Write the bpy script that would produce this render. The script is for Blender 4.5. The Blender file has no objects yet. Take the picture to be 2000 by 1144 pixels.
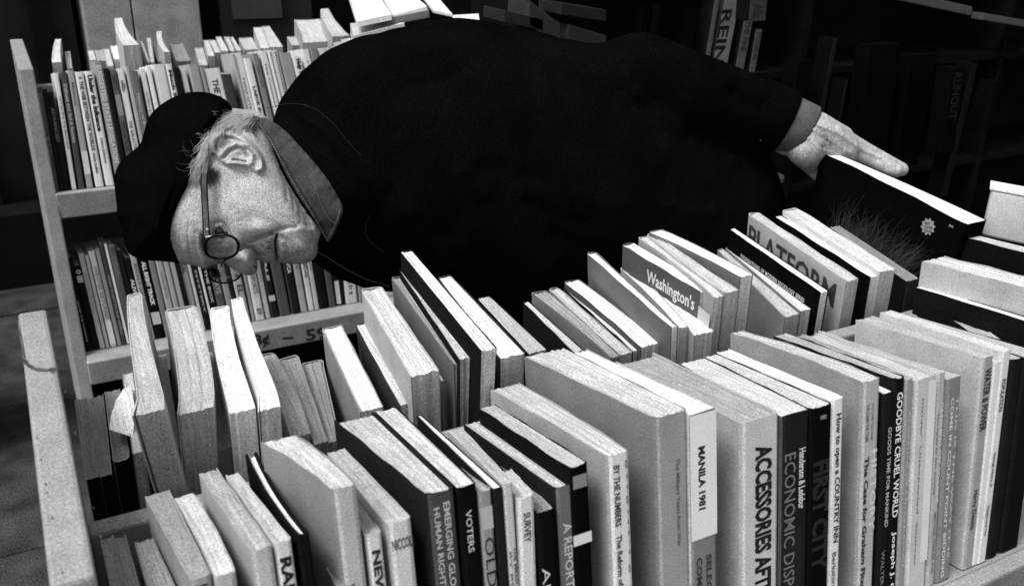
import bpy, bmesh, math, random
import numpy as np
from mathutils import Vector, Matrix
from mathutils.bvhtree import BVHTree

# ------------------------------------------------------------------ camera, world, sun, exposure
SC = bpy.context.scene
COL = SC.collection
CAMZ = 1.45
YAW, PITCH, ROLL, FPX, TILT = 0.50365, 0.39977, 0.02124, 1801.7, 0.172
_fwd = np.array([math.sin(YAW)*math.cos(PITCH), math.cos(YAW)*math.cos(PITCH), -math.sin(PITCH)])
_rt = np.array([math.cos(YAW), -math.sin(YAW), 0.0]); _up = np.cross(_rt, _fwd)
_r = _rt*math.cos(ROLL)+_up*math.sin(ROLL); _u = -_rt*math.sin(ROLL)+_up*math.cos(ROLL)
CAM = np.array([0, 0, CAMZ])
cd = bpy.data.cameras.new('camera'); cam = bpy.data.objects.new('camera', cd); COL.objects.link(cam)
cam.matrix_world = Matrix(((_r[0], _u[0], -_fwd[0], 0), (_r[1], _u[1], -_fwd[1], 0), (_r[2], _u[2], -_fwd[2], CAMZ), (0, 0, 0, 1)))
cd.sensor_width = 36; cd.lens = FPX/2000*36; cd.clip_start = 0.02; cd.clip_end = 200
cd.dof.use_dof = True; cd.dof.focus_distance = 1.15; cd.dof.aperture_fstop = 11
SC.camera = cam
w = bpy.data.worlds.new('World'); SC.world = w; w.use_nodes = True
wn = w.node_tree; wn.nodes.clear()
sky = wn.nodes.new('ShaderNodeTexSky'); sky.sky_type = 'NISHITA'; sky.sun_disc = False
SUN_EL, SUN_AZ = math.radians(62), math.radians(262)   # azimuth measured clockwise from +Y
sky.sun_elevation = SUN_EL; sky.sun_rotation = SUN_AZ
sky.air_density = 1.0; sky.dust_density = 3.0
bw = wn.nodes.new('ShaderNodeRGBToBW'); bg = wn.nodes.new('ShaderNodeBackground'); wo = wn.nodes.new('ShaderNodeOutputWorld')
bg.inputs['Strength'].default_value = 0.13
wn.links.new(sky.outputs[0], bw.inputs[0]); wn.links.new(bw.outputs[0], bg.inputs['Color']); wn.links.new(bg.outputs[0], wo.inputs[0])
sl = bpy.data.lights.new('sun', 'SUN'); sl.energy = 1.5; sl.angle = math.radians(22); sl.color = (1, 1, 1)
so = bpy.data.objects.new('sun', sl); COL.objects.link(so)
sd = Vector((math.sin(SUN_AZ)*math.cos(SUN_EL), math.cos(SUN_AZ)*math.cos(SUN_EL), math.sin(SUN_EL)))
so.rotation_euler = sd.to_track_quat('Z', 'Y').to_euler(); so.location = (0, 0, 5)
SC.view_settings.view_transform = 'Standard'; SC.view_settings.look = 'None'
SC.view_settings.gamma = 1; SC.view_settings.use_curve_mapping = False
SC.view_settings.exposure = 0.80
SC.render.engine = 'CYCLES'

random.seed(7); RNG = np.random.default_rng(7)
# ------------------------------------------------------------------ survey helpers: photograph point -> place in the scene
def ray(x, y): return (x-1000)/FPX*_r-(y-572)/FPX*_u+_fwd
def P(x, y, d): return CAM+ray(x, y)*d
def hit(x, y, p, n):
    d = ray(x, y); return CAM+d*(((p-CAM)@n)/(d@n))
XA = np.array([1., 0, 0]); YA = np.array([0, 1., 0]); ZA = np.array([0, 0, 1.])
def Dv(t): return np.array([0, math.cos(t), -math.sin(t)])
def Uv(t): return np.array([0, math.sin(t), math.cos(t)])
def V(a): return Vector((float(a[0]), float(a[1]), float(a[2])))

# ------------------------------------------------------------------ materials (grey scale place: a black and white photograph)
MATS = {}
def mat(key, v, rough=0.6, grain=0.25, gscale=900, blotch=0.15, bscale=18, streak=0, sx=(1, 1, 1), bump=0.0, bumpscale=300, spec=0.3, sheen=0):
    if key in MATS: return MATS[key]
    m = bpy.data.materials.new(key); m.use_nodes = True; nt = m.node_tree; N = nt.nodes; L = nt.links
    b = N['Principled BSDF']; b.inputs['Roughness'].default_value = rough; b.inputs['Specular IOR Level'].default_value = spec
    tc = N.new('ShaderNodeTexCoord')
    def noise(scale, detail=1, vec=None, rough_=.5):
        n = N.new('ShaderNodeTexNoise'); n.inputs['Scale'].default_value = scale; n.inputs['Detail'].default_value = detail
        n.inputs['Roughness'].default_value = rough_
        L.new(vec if vec else tc.outputs['Object'], n.inputs['Vector']); return n.outputs['Fac']
    def math_(op, a, c, clamp=False):
        n = N.new('ShaderNodeMath'); n.operation = op; n.use_clamp = clamp
        for i, q in enumerate((a, c)):
            if isinstance(q, (int, float)): n.inputs[i].default_value = q
            else: L.new(q, n.inputs[i])
        return n.outputs[0]
    def mr(x, lo, hi, a=.3, c=.7):
        n = N.new('ShaderNodeMapRange'); n.inputs['From Min'].default_value = a; n.inputs['From Max'].default_value = c
        n.inputs['To Min'].default_value = lo; n.inputs['To Max'].default_value = hi; L.new(x, n.inputs['Value']); return n.outputs[0]
    val = mr(noise(gscale, 2), 1-grain*1.6, 1+grain*1.2)
    val = math_('MULTIPLY', val, mr(noise(bscale, 5), 1-blotch, 1+blotch))
    if streak:
        mp = N.new('ShaderNodeMapping'); mp.inputs['Scale'].default_value = sx; L.new(tc.outputs['Object'], mp.inputs['Vector'])
        val = math_('MULTIPLY', val, mr(noise(1.0, 3, mp.outputs[0]), 1-streak, 1+streak*.6))
    val = math_('MULTIPLY', val, v)
    val = math_('MINIMUM', val, 0.92)
    cb = N.new('ShaderNodeCombineColor')
    for i in range(3): L.new(val, cb.inputs[i])
    L.new(cb.outputs[0], b.inputs['Base Color'])
    if bump:
        bn = N.new('ShaderNodeBump'); bn.inputs['Strength'].default_value = bump; bn.inputs['Distance'].default_value = .001
        L.new(noise(bumpscale, 4), bn.inputs['Height']); L.new(bn.outputs[0], b.inputs['Normal'])
    MATS[key] = m; return m
def cover_m(v): 
    v = max(.008, round(v*50)/50 if v > .04 else round(v, 3)); return mat('cover_grey_%d' % int(v*1000), v*(.45 if v < .06 else 1), .55, .28 if v > .05 else .5, 930, .14, 25, bump=.15, spec=.2 if v > .15 else .03 if v > .06 else 0)
def page_m(v):
    v = round(v*20)/20; return mat('page_edge_%d' % int(v*100), v*(.90 if v > .84 else .76), .85, .38, 880, .14, 14, streak=.30, sx=(900, 22, 22), bump=.5, bumpscale=900, spec=.05)
def ink_m(v): return mat('ink_%d' % int(v*100), v, .5, .12, 1000, .05, 20, spec=.2)
M_CART = mat('cart_paint', .30, .6, .28, 600, .16, 22, bump=.4, bumpscale=350)
M_CARTD = mat('cart_paint_shelf', .28, .6, .22, 850, .25, 12, bump=.3)

# ------------------------------------------------------------------ object helpers
def link(o, parent=None):
    COL.objects.link(o)
    if parent is not None: o.parent = parent
    return o
def meshobj(name, verts, faces, mats, parent=None, mi=None, smooth=False):
    me = bpy.data.meshes.new(name); me.from_pydata([tuple(map(float, v)) for v in verts], [], faces)
    for m in (mats if isinstance(mats, (list, tuple)) else [mats]): me.materials.append(m)
    if mi is not None: me.polygons.foreach_set('material_index', mi)
    if smooth: me.polygons.foreach_set('use_smooth', [True]*len(faces))
    me.update(); return link(bpy.data.objects.new(name, me), parent)
def thing(name, label, cat, loc=(0, 0, 0), group=None, mtx=None):
    o = bpy.data.objects.new(name, None); COL.objects.link(o); o.empty_display_size = .05
    if mtx is not None: o.matrix_world = mtx
    else: o.location = loc
    o['label'] = label; o['category'] = cat
    if group: o['group'] = group
    return o
def bmobj(name, bm, m, parent=None, smooth=False, bevel=0):
    me = bpy.data.meshes.new(name)
    bmesh.ops.recalc_face_normals(bm, faces=bm.faces[:])
    bm.to_mesh(me); bm.free(); me.materials.append(m)
    if smooth: me.polygons.foreach_set('use_smooth', [True]*len(me.polygons))
    o = link(bpy.data.objects.new(name, me), parent)
    if bevel:
        b = o.modifiers.new('bevel', 'BEVEL'); b.width = bevel; b.segments = 2
    return o
def box_bm(bm, o, ex, ey, ez):
    """box from corner o with edge vectors"""
    o, ex, ey, ez = [np.asarray(q, float) for q in (o, ex, ey, ez)]
    vs = [bm.verts.new(V(o+a*ex+b*ey+c*ez)) for a in (0, 1) for b in (0, 1) for c in (0, 1)]
    for f in ((0, 1, 3, 2), (4, 6, 7, 5), (0, 4, 5, 1), (2, 3, 7, 6), (0, 2, 6, 4), (1, 5, 7, 3)): bm.faces.new([vs[i] for i in f])
def box(name, o, ex, ey, ez, m, parent=None, bevel=0.0015):
    bm = bmesh.new(); box_bm(bm, o, ex, ey, ez); return bmobj(name, bm, m, parent, bevel=bevel)

TXT = {}
def text_geo(s, bold=0.0, sp=1.0):
    k = (s, bold, sp)
    if k in TXT: return TXT[k]
    cu = bpy.data.curves.new('t', 'FONT'); cu.body = s; cu.size = 1; cu.offset = bold; cu.resolution_u = 2; cu.space_character = sp
    ob = bpy.data.objects.new('t', cu); COL.objects.link(ob); bpy.context.view_layer.update()
    me = bpy.data.meshes.new_from_object(ob.evaluated_get(bpy.context.evaluated_depsgraph_get()))
    v = np.array([tuple(q.co)[:2] for q in me.vertices]); f = [tuple(p.vertices) for p in me.polygons]
    if len(v):
        lo = v.min(0); hi = v.max(0); v = (v-lo)/(hi-lo)
    bpy.data.objects.remove(ob); bpy.data.curves.remove(cu); bpy.data.meshes.remove(me)
    TXT[k] = (v, f); return TXT[k]

# ------------------------------------------------------------------ the book builder
# local axes of every book: x thickness (right), y from the near end to the far end, z up along the book
def make_book(org, D, U, h, d, xl, xr, lean, c, s, p, ct=.0009, spine='near', texts=(), top_in=None, name='book', bend=0.0, label='', group=None, cat='book', flat_cover=None, patch=(), strip=None, fe=1.0):
    """xl, xr: (near, far) x of left / right side, metres in the local frame; lean: x shift of the foot per metre of height"""
    Xl = lambda y: xl[0]+(xl[1]-xl[0])*max(0., y/d)**fe+bend*4*(y/d)*(1-y/d)
    Xr = lambda y: xr[0]+(xr[1]-xr[0])*max(0., y/d)**fe+bend*4*(y/d)*(1-y/d)
    mtx = Matrix(((1, D[0], U[0], org[0]), (0, D[1], U[1], org[1]), (0, D[2], U[2], org[2]), (0, 0, 0, 1)))
    t = thing(name, label, cat, group=group, mtx=mtx)
    fx = lambda x, z: x+lean*(h-z)
    if top_in is None: top_in = .0006 if ct < .0015 else .003
    wear = random.uniform(.0002, .0010)
    ny = 9
    ys = [d*i/ny for i in range(ny+1)]
    if spine == 'far': ys = ys[::-1]
    # ---- cover: a folded shell, U shaped in plan, with rounded spine corners
    sgn = 1 if spine == 'near' else -1
    thick0 = Xr(ys[0])-Xl(ys[0]); rc = min(thick0*.22, .004)
    outer = []; inner = []; kind = []
    for y in ys[::-1]:
        if y == ys[0]: continue
        outer.append((Xl(y), y)); inner.append((Xl(y)+ct, y)); kind.append(0)
    y0 = ys[0]
    outer += [(Xl(y0), y0+sgn*rc), (Xl(y0)+rc*.35, y0+sgn*rc*.3), (Xl(y0)+rc, y0)]
    inner += [(Xl(y0)+ct, y0+sgn*(rc+ct)), (Xl(y0)+ct+rc*.3, y0+sgn*(ct+rc*.35)), (Xl(y0)+rc+ct, y0+sgn*ct)]; kind += [0, 1, 1]
    outer += [(Xr(y0)-rc, y0), (Xr(y0)-rc*.35, y0+sgn*rc*.3), (Xr(y0), y0+sgn*rc)]
    inner += [(Xr(y0)-rc-ct, y0+sgn*ct), (Xr(y0)-ct-rc*.3, y0+sgn*(ct+rc*.35)), (Xr(y0)-ct, y0+sgn*(rc+ct))]; kind += [1, 1, 1]
    for y in ys[1:]: outer.append((Xr(y), y)); inner.append((Xr(y)-ct, y)); kind.append(0)
    zs = [0, h*.25, h*.6, h*.93, h]
    verts = []; faces = []; mi = []
    n = len(outer); ph = random.uniform(0, 6)
    for zi, z in enumerate(zs):
        for k, (x, y) in enumerate(outer): 
            zz = z+(wear*math.sin(ph+k*1.7) if zi == len(zs)-1 else 0)
            verts.append((fx(x, z), y, zz))
        for k, (x, y) in enumerate(inner):
            zz = z+(wear*math.sin(ph+k*1.7) if zi == len(zs)-1 else 0)
            verts.append((fx(x, z), y, zz))
    for zi in range(len(zs)-1):
        a = zi*2*n; b = a+2*n
        for k in range(n-1):
            faces.append((a+k, a+k+1, b+k+1, b+k)); mi.append(kind[k] if kind[k] == kind[k+1] or True else 0)
            faces.append((a+n+k+1, a+n+k, b+n+k, b+n+k+1)); mi.append(0)
        faces.append((a, b, b+n, a+n)); mi.append(0); faces.append((a+n-1, a+2*n-1, b+2*n-1, b+n-1)); mi.append(0)
    b = (len(zs)-1)*2*n
    for k in range(n-1):
        faces.append((b+k, b+k+1, b+n+k+1, b+n+k)); mi.append(0); faces.append((k+1, k, n+k, n+k+1)); mi.append(0)
    meshobj('cover', verts, faces, [cover_m(c), cover_m(s)], t, mi)
    # ---- pages: a block with uneven leaves on the top and the fore edge
    inset = ct+.0002; nx = max(4, min(14, int(thick0/.0022)))
    yin0 = ys[0]+sgn*(ct+rc*.3); yin1 = ys[-1]-sgn*(.0004 if ct < .0015 else .003)
    ts = np.linspace(0, 1, ny+1); PY = [yin0+(yin1-yin0)*q for q in ts]
    zt = h-top_in; zj = [random.gauss(0, .00035 if ct < .0015 else .0002) for _ in range(nx+1)]; yj = [random.gauss(0, .0006) for _ in range(nx+1)]
    dip = random.uniform(.0, .0015)
    pv = []; pf = []
    def pp(i, j, z, top):
        y = PY[j]+(yj[i]*(j/ny)**2)
        a = Xl(min(max(y, 0), d))+inset; bb = Xr(min(max(y, 0), d))-inset
        x = a+(bb-a)*i/nx
        zz = z+(zj[i]-dip*math.sin(math.pi*i/nx)*(1-j/ny)) if top else z
        return (fx(x, z), y, zz)
    for i in range(nx+1):
        for j in range(ny+1): pv.append(pp(i, j, zt, True))
    m1 = len(pv)
    zl = [zt*.7, zt*.35, .001]
    for z in zl:
        for i in range(nx+1): pv.append(pp(i, ny, z, False))
    q = lambda i, j: i*(ny+1)+j
    for i in range(nx):
        for j in range(ny): pf.append((q(i, j), q(i+1, j), q(i+1, j+1), q(i, j+1)) if sgn > 0 else (q(i, j), q(i, j+1), q(i+1, j+1), q(i+1, j)))
    prev = [q(i, ny) for i in range(nx+1)]
    for li in range(len(zl)):
        cur = [m1+li*(nx+1)+i for i in range(nx+1)]
        for i in range(nx): pf.append((prev[i], prev[i+1], cur[i+1], cur[i]) if sgn > 0 else (prev[i+1], prev[i], cur[i], cur[i+1]))
        prev = cur
    meshobj('pages', pv, pf, [page_m(p)], t)
    # ---- printed texts / patches
    def ptn(face, a, bb, off):
        # a along the run (metres from the start), bb across
        if face == 'spine':
            z = h-a; return (fx(bb, z), (-off if spine == 'near' else d+off), z)
        y = d-a if True else a   # left board, read from far to near
        z = bb; return (fx(Xl(y), z)-off, y, z)
    for tx in texts:
        st, face, a0, a1, c0, c1, val = tx[:7]; bold = (tx[7] if len(tx) > 7 else .012)+(.010 if val < .1 else .004); sp = tx[8] if len(tx) > 8 else 1
        gv, gf = text_geo(st, bold, sp)
        if not len(gv): continue
        if face == 'spineh':
            xa = Xl(ys[0]); th = Xr(ys[0])-xa
            vs = [ptn('spine', a1-(a1-a0)*v_, xa+th*(c0+(c1-c0)*u), .0003) for u, v_ in gv]
        elif face == 'spine':
            A0, A1 = a0, a1; xa = Xl(ys[0]); th = Xr(ys[0])-xa
            vs = [ptn('spine', A0+(A1-A0)*u, xa+th*(c0+(c1-c0)*v_), .0003) for u, v_ in gv]
        else:
            if c0 < 0: c0, c1 = h+c0, h+c1
            vs = [ptn('board', a0+(a1-a0)*u, c0+(c1-c0)*v_, .0004) for u, v_ in gv]
        meshobj('title', vs, gf, [ink_m(val)], t)
    for pa in patch:   # flat printed areas: (face, a0,a1,c0,c1,value)
        face, a0, a1, c0, c1, val = pa; vs = []; fs = []; K = 6
        for i in range(K+1):
            aa = a0+(a1-a0)*i/K
            if face == 'spine':
                xa = Xl(ys[0]); th = Xr(ys[0])-xa
                vs += [ptn('spine', aa, xa+th*c0, .00018), ptn('spine', aa, xa+th*c1, .00018)]
            else: vs += [ptn('board', aa, c0, .0002), ptn('board', aa, c1, .0002)]
        for i in range(K): fs.append((2*i, 2*i+1, 2*i+3, 2*i+2))
        meshobj('printed_panel', vs, fs, [ink_m(val)], t)
    return t

def ordinal(n):
    o = ['first','second','third','fourth','fifth','sixth','seventh','eighth','ninth','tenth','eleventh','twelfth','thirteenth','fourteenth','fifteenth','sixteenth','seventeenth','eighteenth','nineteenth']
    if n <= 19: return o[n-1]
    tens = {2: 'twent', 3: 'thirt', 4: 'fort'}[n//10]
    return tens+'ieth' if n % 10 == 0 else tens+'y-'+o[n % 10-1]
def tone(v): return 'black' if v < .05 else 'dark grey' if v < .2 else 'grey' if v < .45 else 'pale grey' if v < .7 else 'white'
def row_labels(specs, place, fore):
    out = []
    for i, q in enumerate(specs):
        ti = q.get('n')
        th = q.get('look', '')
        if ti: out.append('%s book marked "%s" %s' % (tone(q['s']), ' '.join(ti.split()[:4]), place))
        else:
            out.append('%s%s book, %s from the left %s' % (th+' ' if th else '', tone(q['s'] if not fore else q['c'])+(' backed' if not fore else ' covered'), ordinal(i+1), place))
    return out

def row_book(q, org, t, fore, label, group, far_anchor=None):
    """q holds photograph corners NL NR FL FR of the top face; org: foot line of the spines; t: signed tilt; fore: fore edge towards us"""
    D = Dv(t); U = Uv(t)
    if q.get('flat'): D = YA; U = ZA
    if far_anchor is not None or fore:
        base = org if far_anchor is None else far_anchor
        A = hit(*q['FL'], base, D); h = (A-org)@U if far_anchor is None else (A[2]-q['foot'])
    else:
        A = hit(*q['NL'], org, D); h = (A-org)@U
    NL, NR, FL, FR = [hit(*q[k], A, U) for k in ('NL', 'NR', 'FL', 'FR')]
    y0 = (NL@D+NR@D)/2; y1 = (FL@D+FR@D)/2; d = y1-y0
    d = max(d, .05)
    o = np.array([NL[0], 0, 0]); # origin: foot below near-left corner
    foot = A+D*(y0-A@D)-U*h; foot[0] = NL[0]
    tn = max(NR[0]-NL[0], .003); tf = max(FR[0]-FL[0], .003)
    lean = q.get('lean', 0.0)
    if 'sl' in q:   # slope of the visible upright edge in the photograph
        a = q['NL']; B2 = hit(a[0]+q['sl']*100, a[1]+100, NL, D); vv = B2-NL; lean = vv[0]/max(1e-6, -(vv@U))
    return make_book(foot, D, U, h, d, (0, FL[0]-NL[0]), (tn, FL[0]-NL[0]+tf), lean, q['c'], q['s'], q.get('p', .8), q.get('ct', .0009), 'far' if (fore and not q.get('sn')) else 'near',
                     q.get('t', ()), bend=q.get('b', 0), label=label, group=group, patch=q.get('pa', ()), fe=q.get('fe', 1.0))
def B(NL, NR, FL, FR, c=.3, s=None, p=.8, **k):
    q = dict(NL=NL, NR=NR, FL=FL, FR=FR, c=c, s=c if s is None else s, p=p); q.update(k); return q

# ------------------------------------------------------------------ ground, walls
M_PAVE = mat('pavement_concrete', .045, .9, .6, 260, .5, 12, bump=.5, bumpscale=180, spec=.1)
M_STONE = mat('wall_stone', .42, .85, .45, 300, .25, 14, bump=.4, bumpscale=160, spec=.1)
M_DARK = mat('dark_shopfront', .010, .7, .3, 300, .3, 6, spec=.03)
M_PANE = mat('dark_pane', .02, .15, .1, 300, .5, 3, spec=.5)
M_BASE = mat('ground_bed', .05, .95, .3, 200, .3, 5)
gnd = box('ground', (-30, -30, -.26), (60, 0, 0), (0, 60, 0), (0, 0, .2), M_BASE, bevel=0); gnd['kind'] = 'structure'
pav = bpy.data.objects.new('pavement', None); COL.objects.link(pav); pav['kind'] = 'structure'
slab_me = None
for i in range(-4, 6):
    for j in range(-3, 3):
        x0 = -1.05+i*1.52; y0 = 2.126-1.52+j*1.52
        if slab_me is None:
            o = box('paving_slab', (0, 0, -.06), (1.508, 0, 0), (0, 1.508, 0), (0, 0, .06), M_PAVE, pav, bevel=.004); slab_me = o.data
        else:
            o = bpy.data.objects.new('paving_slab', slab_me); link(o, pav); b = o.modifiers.new('bevel', 'BEVEL'); b.width = .004; b.segments = 2
        o.location = (x0, y0, random.uniform(-.004, .004))
# shop front wall far behind the carts: stone pier between dark bays
WY = 4.0
def wx(px, py=40): return hit(px, py, np.array([0, WY, 0]), YA)[0]
wall = bpy.data.objects.new('shop_front', None); COL.objects.link(wall); wall['label'] = 'dark shop front with a grey stone pier behind the carts'; wall['category'] = 'wall'
x1, x2, x3, x4 = wx(165), wx(262), wx(392), wx(650)
box('wall_backing', (-6, WY+.25, 0), (16, 0, 0), (0, .1, 0), (0, 0, 4.2), M_DARK, wall)
box('stone_panel', (x1, WY, .0), (x2-x1-.006, 0, 0), (0, .245, 0), (0, 0, 4.0), M_STONE, wall, .004)
box('stone_panel', (x2, WY, .0), (x3-x2, 0, 0), (0, .245, 0), (0, 0, 4.0), M_STONE, wall, .004)
xp = x1
for a, b_ in ((wx(-80), wx(60)), (wx(85), x1-.03)):
    box('shop_window_pane', (a, WY+.12, .3), (b_-a, 0, 0), (0, .02, 0), (0, 0, 3.2), M_PANE, wall)
for a in (wx(60), wx(-110)): box('window_mullion', (a, WY+.05, .0), (.07, 0, 0), (0, .12, 0), (0, 0, 3.6), M_DARK, wall)
M_SH = mat('shutter_grey', .03, .6, .3, 300, .3, 6)
box('door_panel', (x3+.10, WY+.1, .0), (x4-x3-.16, 0, 0), (0, .05, 0), (0, 0, 3.6), M_SH, wall)
box('notice_board', (wx(462), WY+.06, 1.45), (wx(560)-wx(462), 0, 0), (0, .03, 0), (0, 0, hit(470, 42, np.array([0, WY, 0]), YA)[2]-1.45), mat('notice_grey', .07, .7), wall)
box('window_sill', (-6, WY-.1, 0), (16, 0, 0), (0, .34, 0), (0, 0, .3), M_DARK, wall)
box('lintel', (-6, WY-.05, 3.6), (16, 0, 0), (0, .29, 0), (0, 0, .6), M_STONE, wall)

# dark trolley with loose papers at the left edge
o = thing('street_bin', 'dark bin with crumpled pale litter at the left edge of the pavement', 'bin', (-.42, 2.75, 0))
M_BIN = mat('bin_dark', .03, .5, .3, 300, .3, 8); M_LIT = mat('litter_pale', .35, .8, .3)
bm = bmesh.new(); box_bm(bm, (-.16, -.15, .03), (.34, 0, 0), (0, .32, 0), (0, 0, .62)); bmobj('bin_body', bm, M_BIN, o, bevel=.02)
bm = bmesh.new(); box_bm(bm, (-.18, -.17, .66), (.38, 0, 0), (0, .36, 0), (0, 0, .05)); bmobj('bin_rim', bm, mat('bin_rim_grey', .10, .5), o, bevel=.015)
for k in range(7):
    bm = bmesh.new(); bmesh.ops.create_icosphere(bm, subdivisions=2, radius=.035)
    for v in bm.verts: v.co = Vector((v.co.x*random.uniform(.7, 1.3), v.co.y*random.uniform(.7, 1.2), v.co.z*random.uniform(.3, .7)))+Vector((random.uniform(-.1, .12), random.uniform(-.1, .1), .72))
    bmobj('crumpled_paper', bm, M_LIT, o)

# ------------------------------------------------------------------ book carts (A frame ends, decks sloping to a middle divider)
B1 = CAM+np.array([.81696, .46063, -.64538]); HALF = .24
def cart(name, label, x0, x1, yf, zs1, ztop, ends, group, deck_gap=.372, decks=2, nlev=2, lip=.052, lipm=None, th=.024):
    """yf: y of the spine feet on the upper deck, zs1: their height"""
    t = thing(name, label, 'book cart', ((x0+x1)/2, yf+HALF, 0), group=group)
    cx, cy = (x0+x1)/2, yf+HALF
    tn = math.tan(TILT)
    def yz(side, z, off):  # sloping front line of the frame
        return side*(HALF+off+(zs1-z)*tn)
    for (xa, da) in ends:
        bm = bmesh.new(); zb = .16
        prof = [(yz(-1, zb, .02), zb), (yz(-1, ztop, .02), ztop), (yz(1, ztop, .02), ztop), (yz(1, zb, .02), zb)]
        fr = [bm.verts.new((xa-cx, y, z)) for y, z in prof]; bk = [bm.verts.new((xa+da-cx, y+.0, z)) for y, z in prof]
        bm.faces.new(fr); bm.faces.new(bk[::-1])
        for i in range(4): bm.faces.new((fr[i], fr[(i+1) % 4], bk[(i+1) % 4], bk[i]))
        bmobj('end_panel', bm, M_CART, t, bevel=.003)
    for lv in range(nlev):
        zf = zs1-lv*deck_gap; hw = HALF+(zs1-zf)*tn; ext = .034 if lv and x1 < 1.3 else 0
        for sd_ in (-1, 1):
            dz = -math.tan(TILT)*hw
            bm = bmesh.new()
            box_bm(bm, (x0+.024-cx, sd_*(hw+.004), zf-.0012), (x1-x0-.048, 0, 0), (0, -sd_*(hw-.006), dz), (0, 0, -.018)); bmobj('shelf', bm, M_CARTD if lv else M_CART, t, bevel=.001)
            if ext: box('shelf_edge', (x0+.026-cx, sd_*(hw+.0045), zf-.0012), (x1-x0-.052, 0, 0), (0, sd_*ext, 0), (0, 0, -.016), M_CART, t)
            bm = bmesh.new()
            box_bm(bm, (x0+.024-cx, sd_*(hw+.005+ext), zf+.001), (x1-x0-.048, 0, 0), (0, sd_*.019, 0), (0, 0, -lip)); bmobj('shelf_rail', bm, M_CART, t, bevel=.003)
        zt = zf-math.tan(TILT)*hw
        bm = bmesh.new(); box_bm(bm, (x0+.024-cx, -.010, zt-.01), (x1-x0-.048, 0, 0), (0, .02, 0), (0, 0, (.223 if lv == 0 and name == 'book_cart' else .20))); bmobj('divider', bm, M_CART, t, bevel=.003)
    zl_ = zs1-(nlev-1)*deck_gap; bm = bmesh.new(); box_bm(bm, (x0+.026-cx, -.006, .14), (x1-x0-.052, 0, 0), (0, .012, 0), (0, 0, zl_-.10-.14)); bmobj('shade_panel', bm, mat('shade_and_board_black', .008, .8, spec=.02), t)  # added black board standing in for the shade below the decks
    bm = bmesh.new(); box_bm(bm, (x0+.026-cx, -HALF-.1, .125), (x1-x0-.052, 0, 0), (0, 2*HALF+.2, 0), (0, 0, .014)); bmobj('base_board', bm, mat('shade_and_board_black', .008, .8, spec=.02), t)
    for xa in (x0+.03, x1-.07):
        for ya in (-.26, .26):
            bm = bmesh.new(); bmesh.ops.create_cone(bm, cap_ends=True, segments=20, radius1=.05, radius2=.05, depth=.03, matrix=Matrix.Translation((xa+.02-cx, ya, .05+.0))@Matrix.Rotation(math.pi/2, 4, 'X'))
            bmobj('wheel', bm, mat('rubber_dark', .02, .7), t)
            box('wheel_fork', (xa-cx, ya-.025, .05), (.04, 0, 0), (0, .05, 0), (0, 0, .115), mat('fork_metal', .2, .4), t)
    return t, cx, cy
xl_ = P(30, 617, 1)[0]
ztopF = CAMZ-.363
cartF, cfx, cfy = cart('book_cart', 'grey painted book cart in front, packed with books, worn paint on its left end', -.0265, 1.62, B1[1], B1[2], ztopF, ((-.0265, .0242), (1.60, .024)), 'sloping book carts')
S3o = hit(220, 362, np.array([0, 2.0, 0]), YA)
zr = hit(35, 135, S3o-np.array([0, .02, 0]), Dv(TILT)); 
x3a = hit(35, 135, S3o-np.array([0, .02, 0]), Dv(TILT))[0]; x3b = hit(66, 138, S3o-np.array([0, .02, 0]), Dv(TILT))[0]
gap = .367
for _k in range(6):
    S5o = hit(184, 684, np.array([0, S3o[1]-gap*math.tan(TILT), 0]), YA); gap = S3o[2]-S5o[2]
cartB, cbx, cby = cart('book_cart', 'pale book cart standing behind the old man, two rows of paperbacks over a priced rail', x3a, 1.12, S3o[1], S3o[2], zr[2], ((x3a, x3b-x3a), (1.10, .024)), 'sloping book carts', deck_gap=gap)
M_CHIP = mat('bare_worn_wood', .07, .8, .4, 500, .4, 30)
def chip(cart_o, cx_, cy_, pts, z=None, plane=None, off=.0006):
    vs = []
    for q in pts:
        w_ = hit(q[0], q[1], np.array([0, 0, z]), ZA) if z is not None else hit(q[0], q[1], plane[0], plane[1])
        w_ = w_+(ZA*off if z is not None else -YA*off); vs.append((w_[0]-cx_, w_[1]-cy_, w_[2]))
    meshobj('paint_chip', vs, [tuple(range(len(vs)))], [M_CHIP], cart_o)
chip(cartF, cfx, cfy, [(44,700),(52,703),(58,712),(70,719),(92,721),(112,716),(112,720),(92,726),(70,725),(55,718),(46,710)], ztopF)
chip(cartF, cfx, cfy, [(34,628),(36,628),(44,668),(50,700),(46,700),(40,668)], ztopF)
chip(cartF, cfx, cfy, [(96,722),(108,722),(104,730),(98,728)], ztopF)
for k in range(16):
    a_ = random.random(); yy_ = 760+a_*370; side = random.random() < .35; xx_ = (52+(yy_-760)*.19+ (2 if side else 74+ (yy_-760)*.055)); sz = random.uniform(1.2, 3)
    chip(cartF, cfx, cfy, [(xx_+sz*math.cos(t_)*random.uniform(.4, 1), yy_+sz*1.8*math.sin(t_)*random.uniform(.5, 1)) for t_ in (0, 1, 2, 3, 4, 5)], ztopF)
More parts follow.
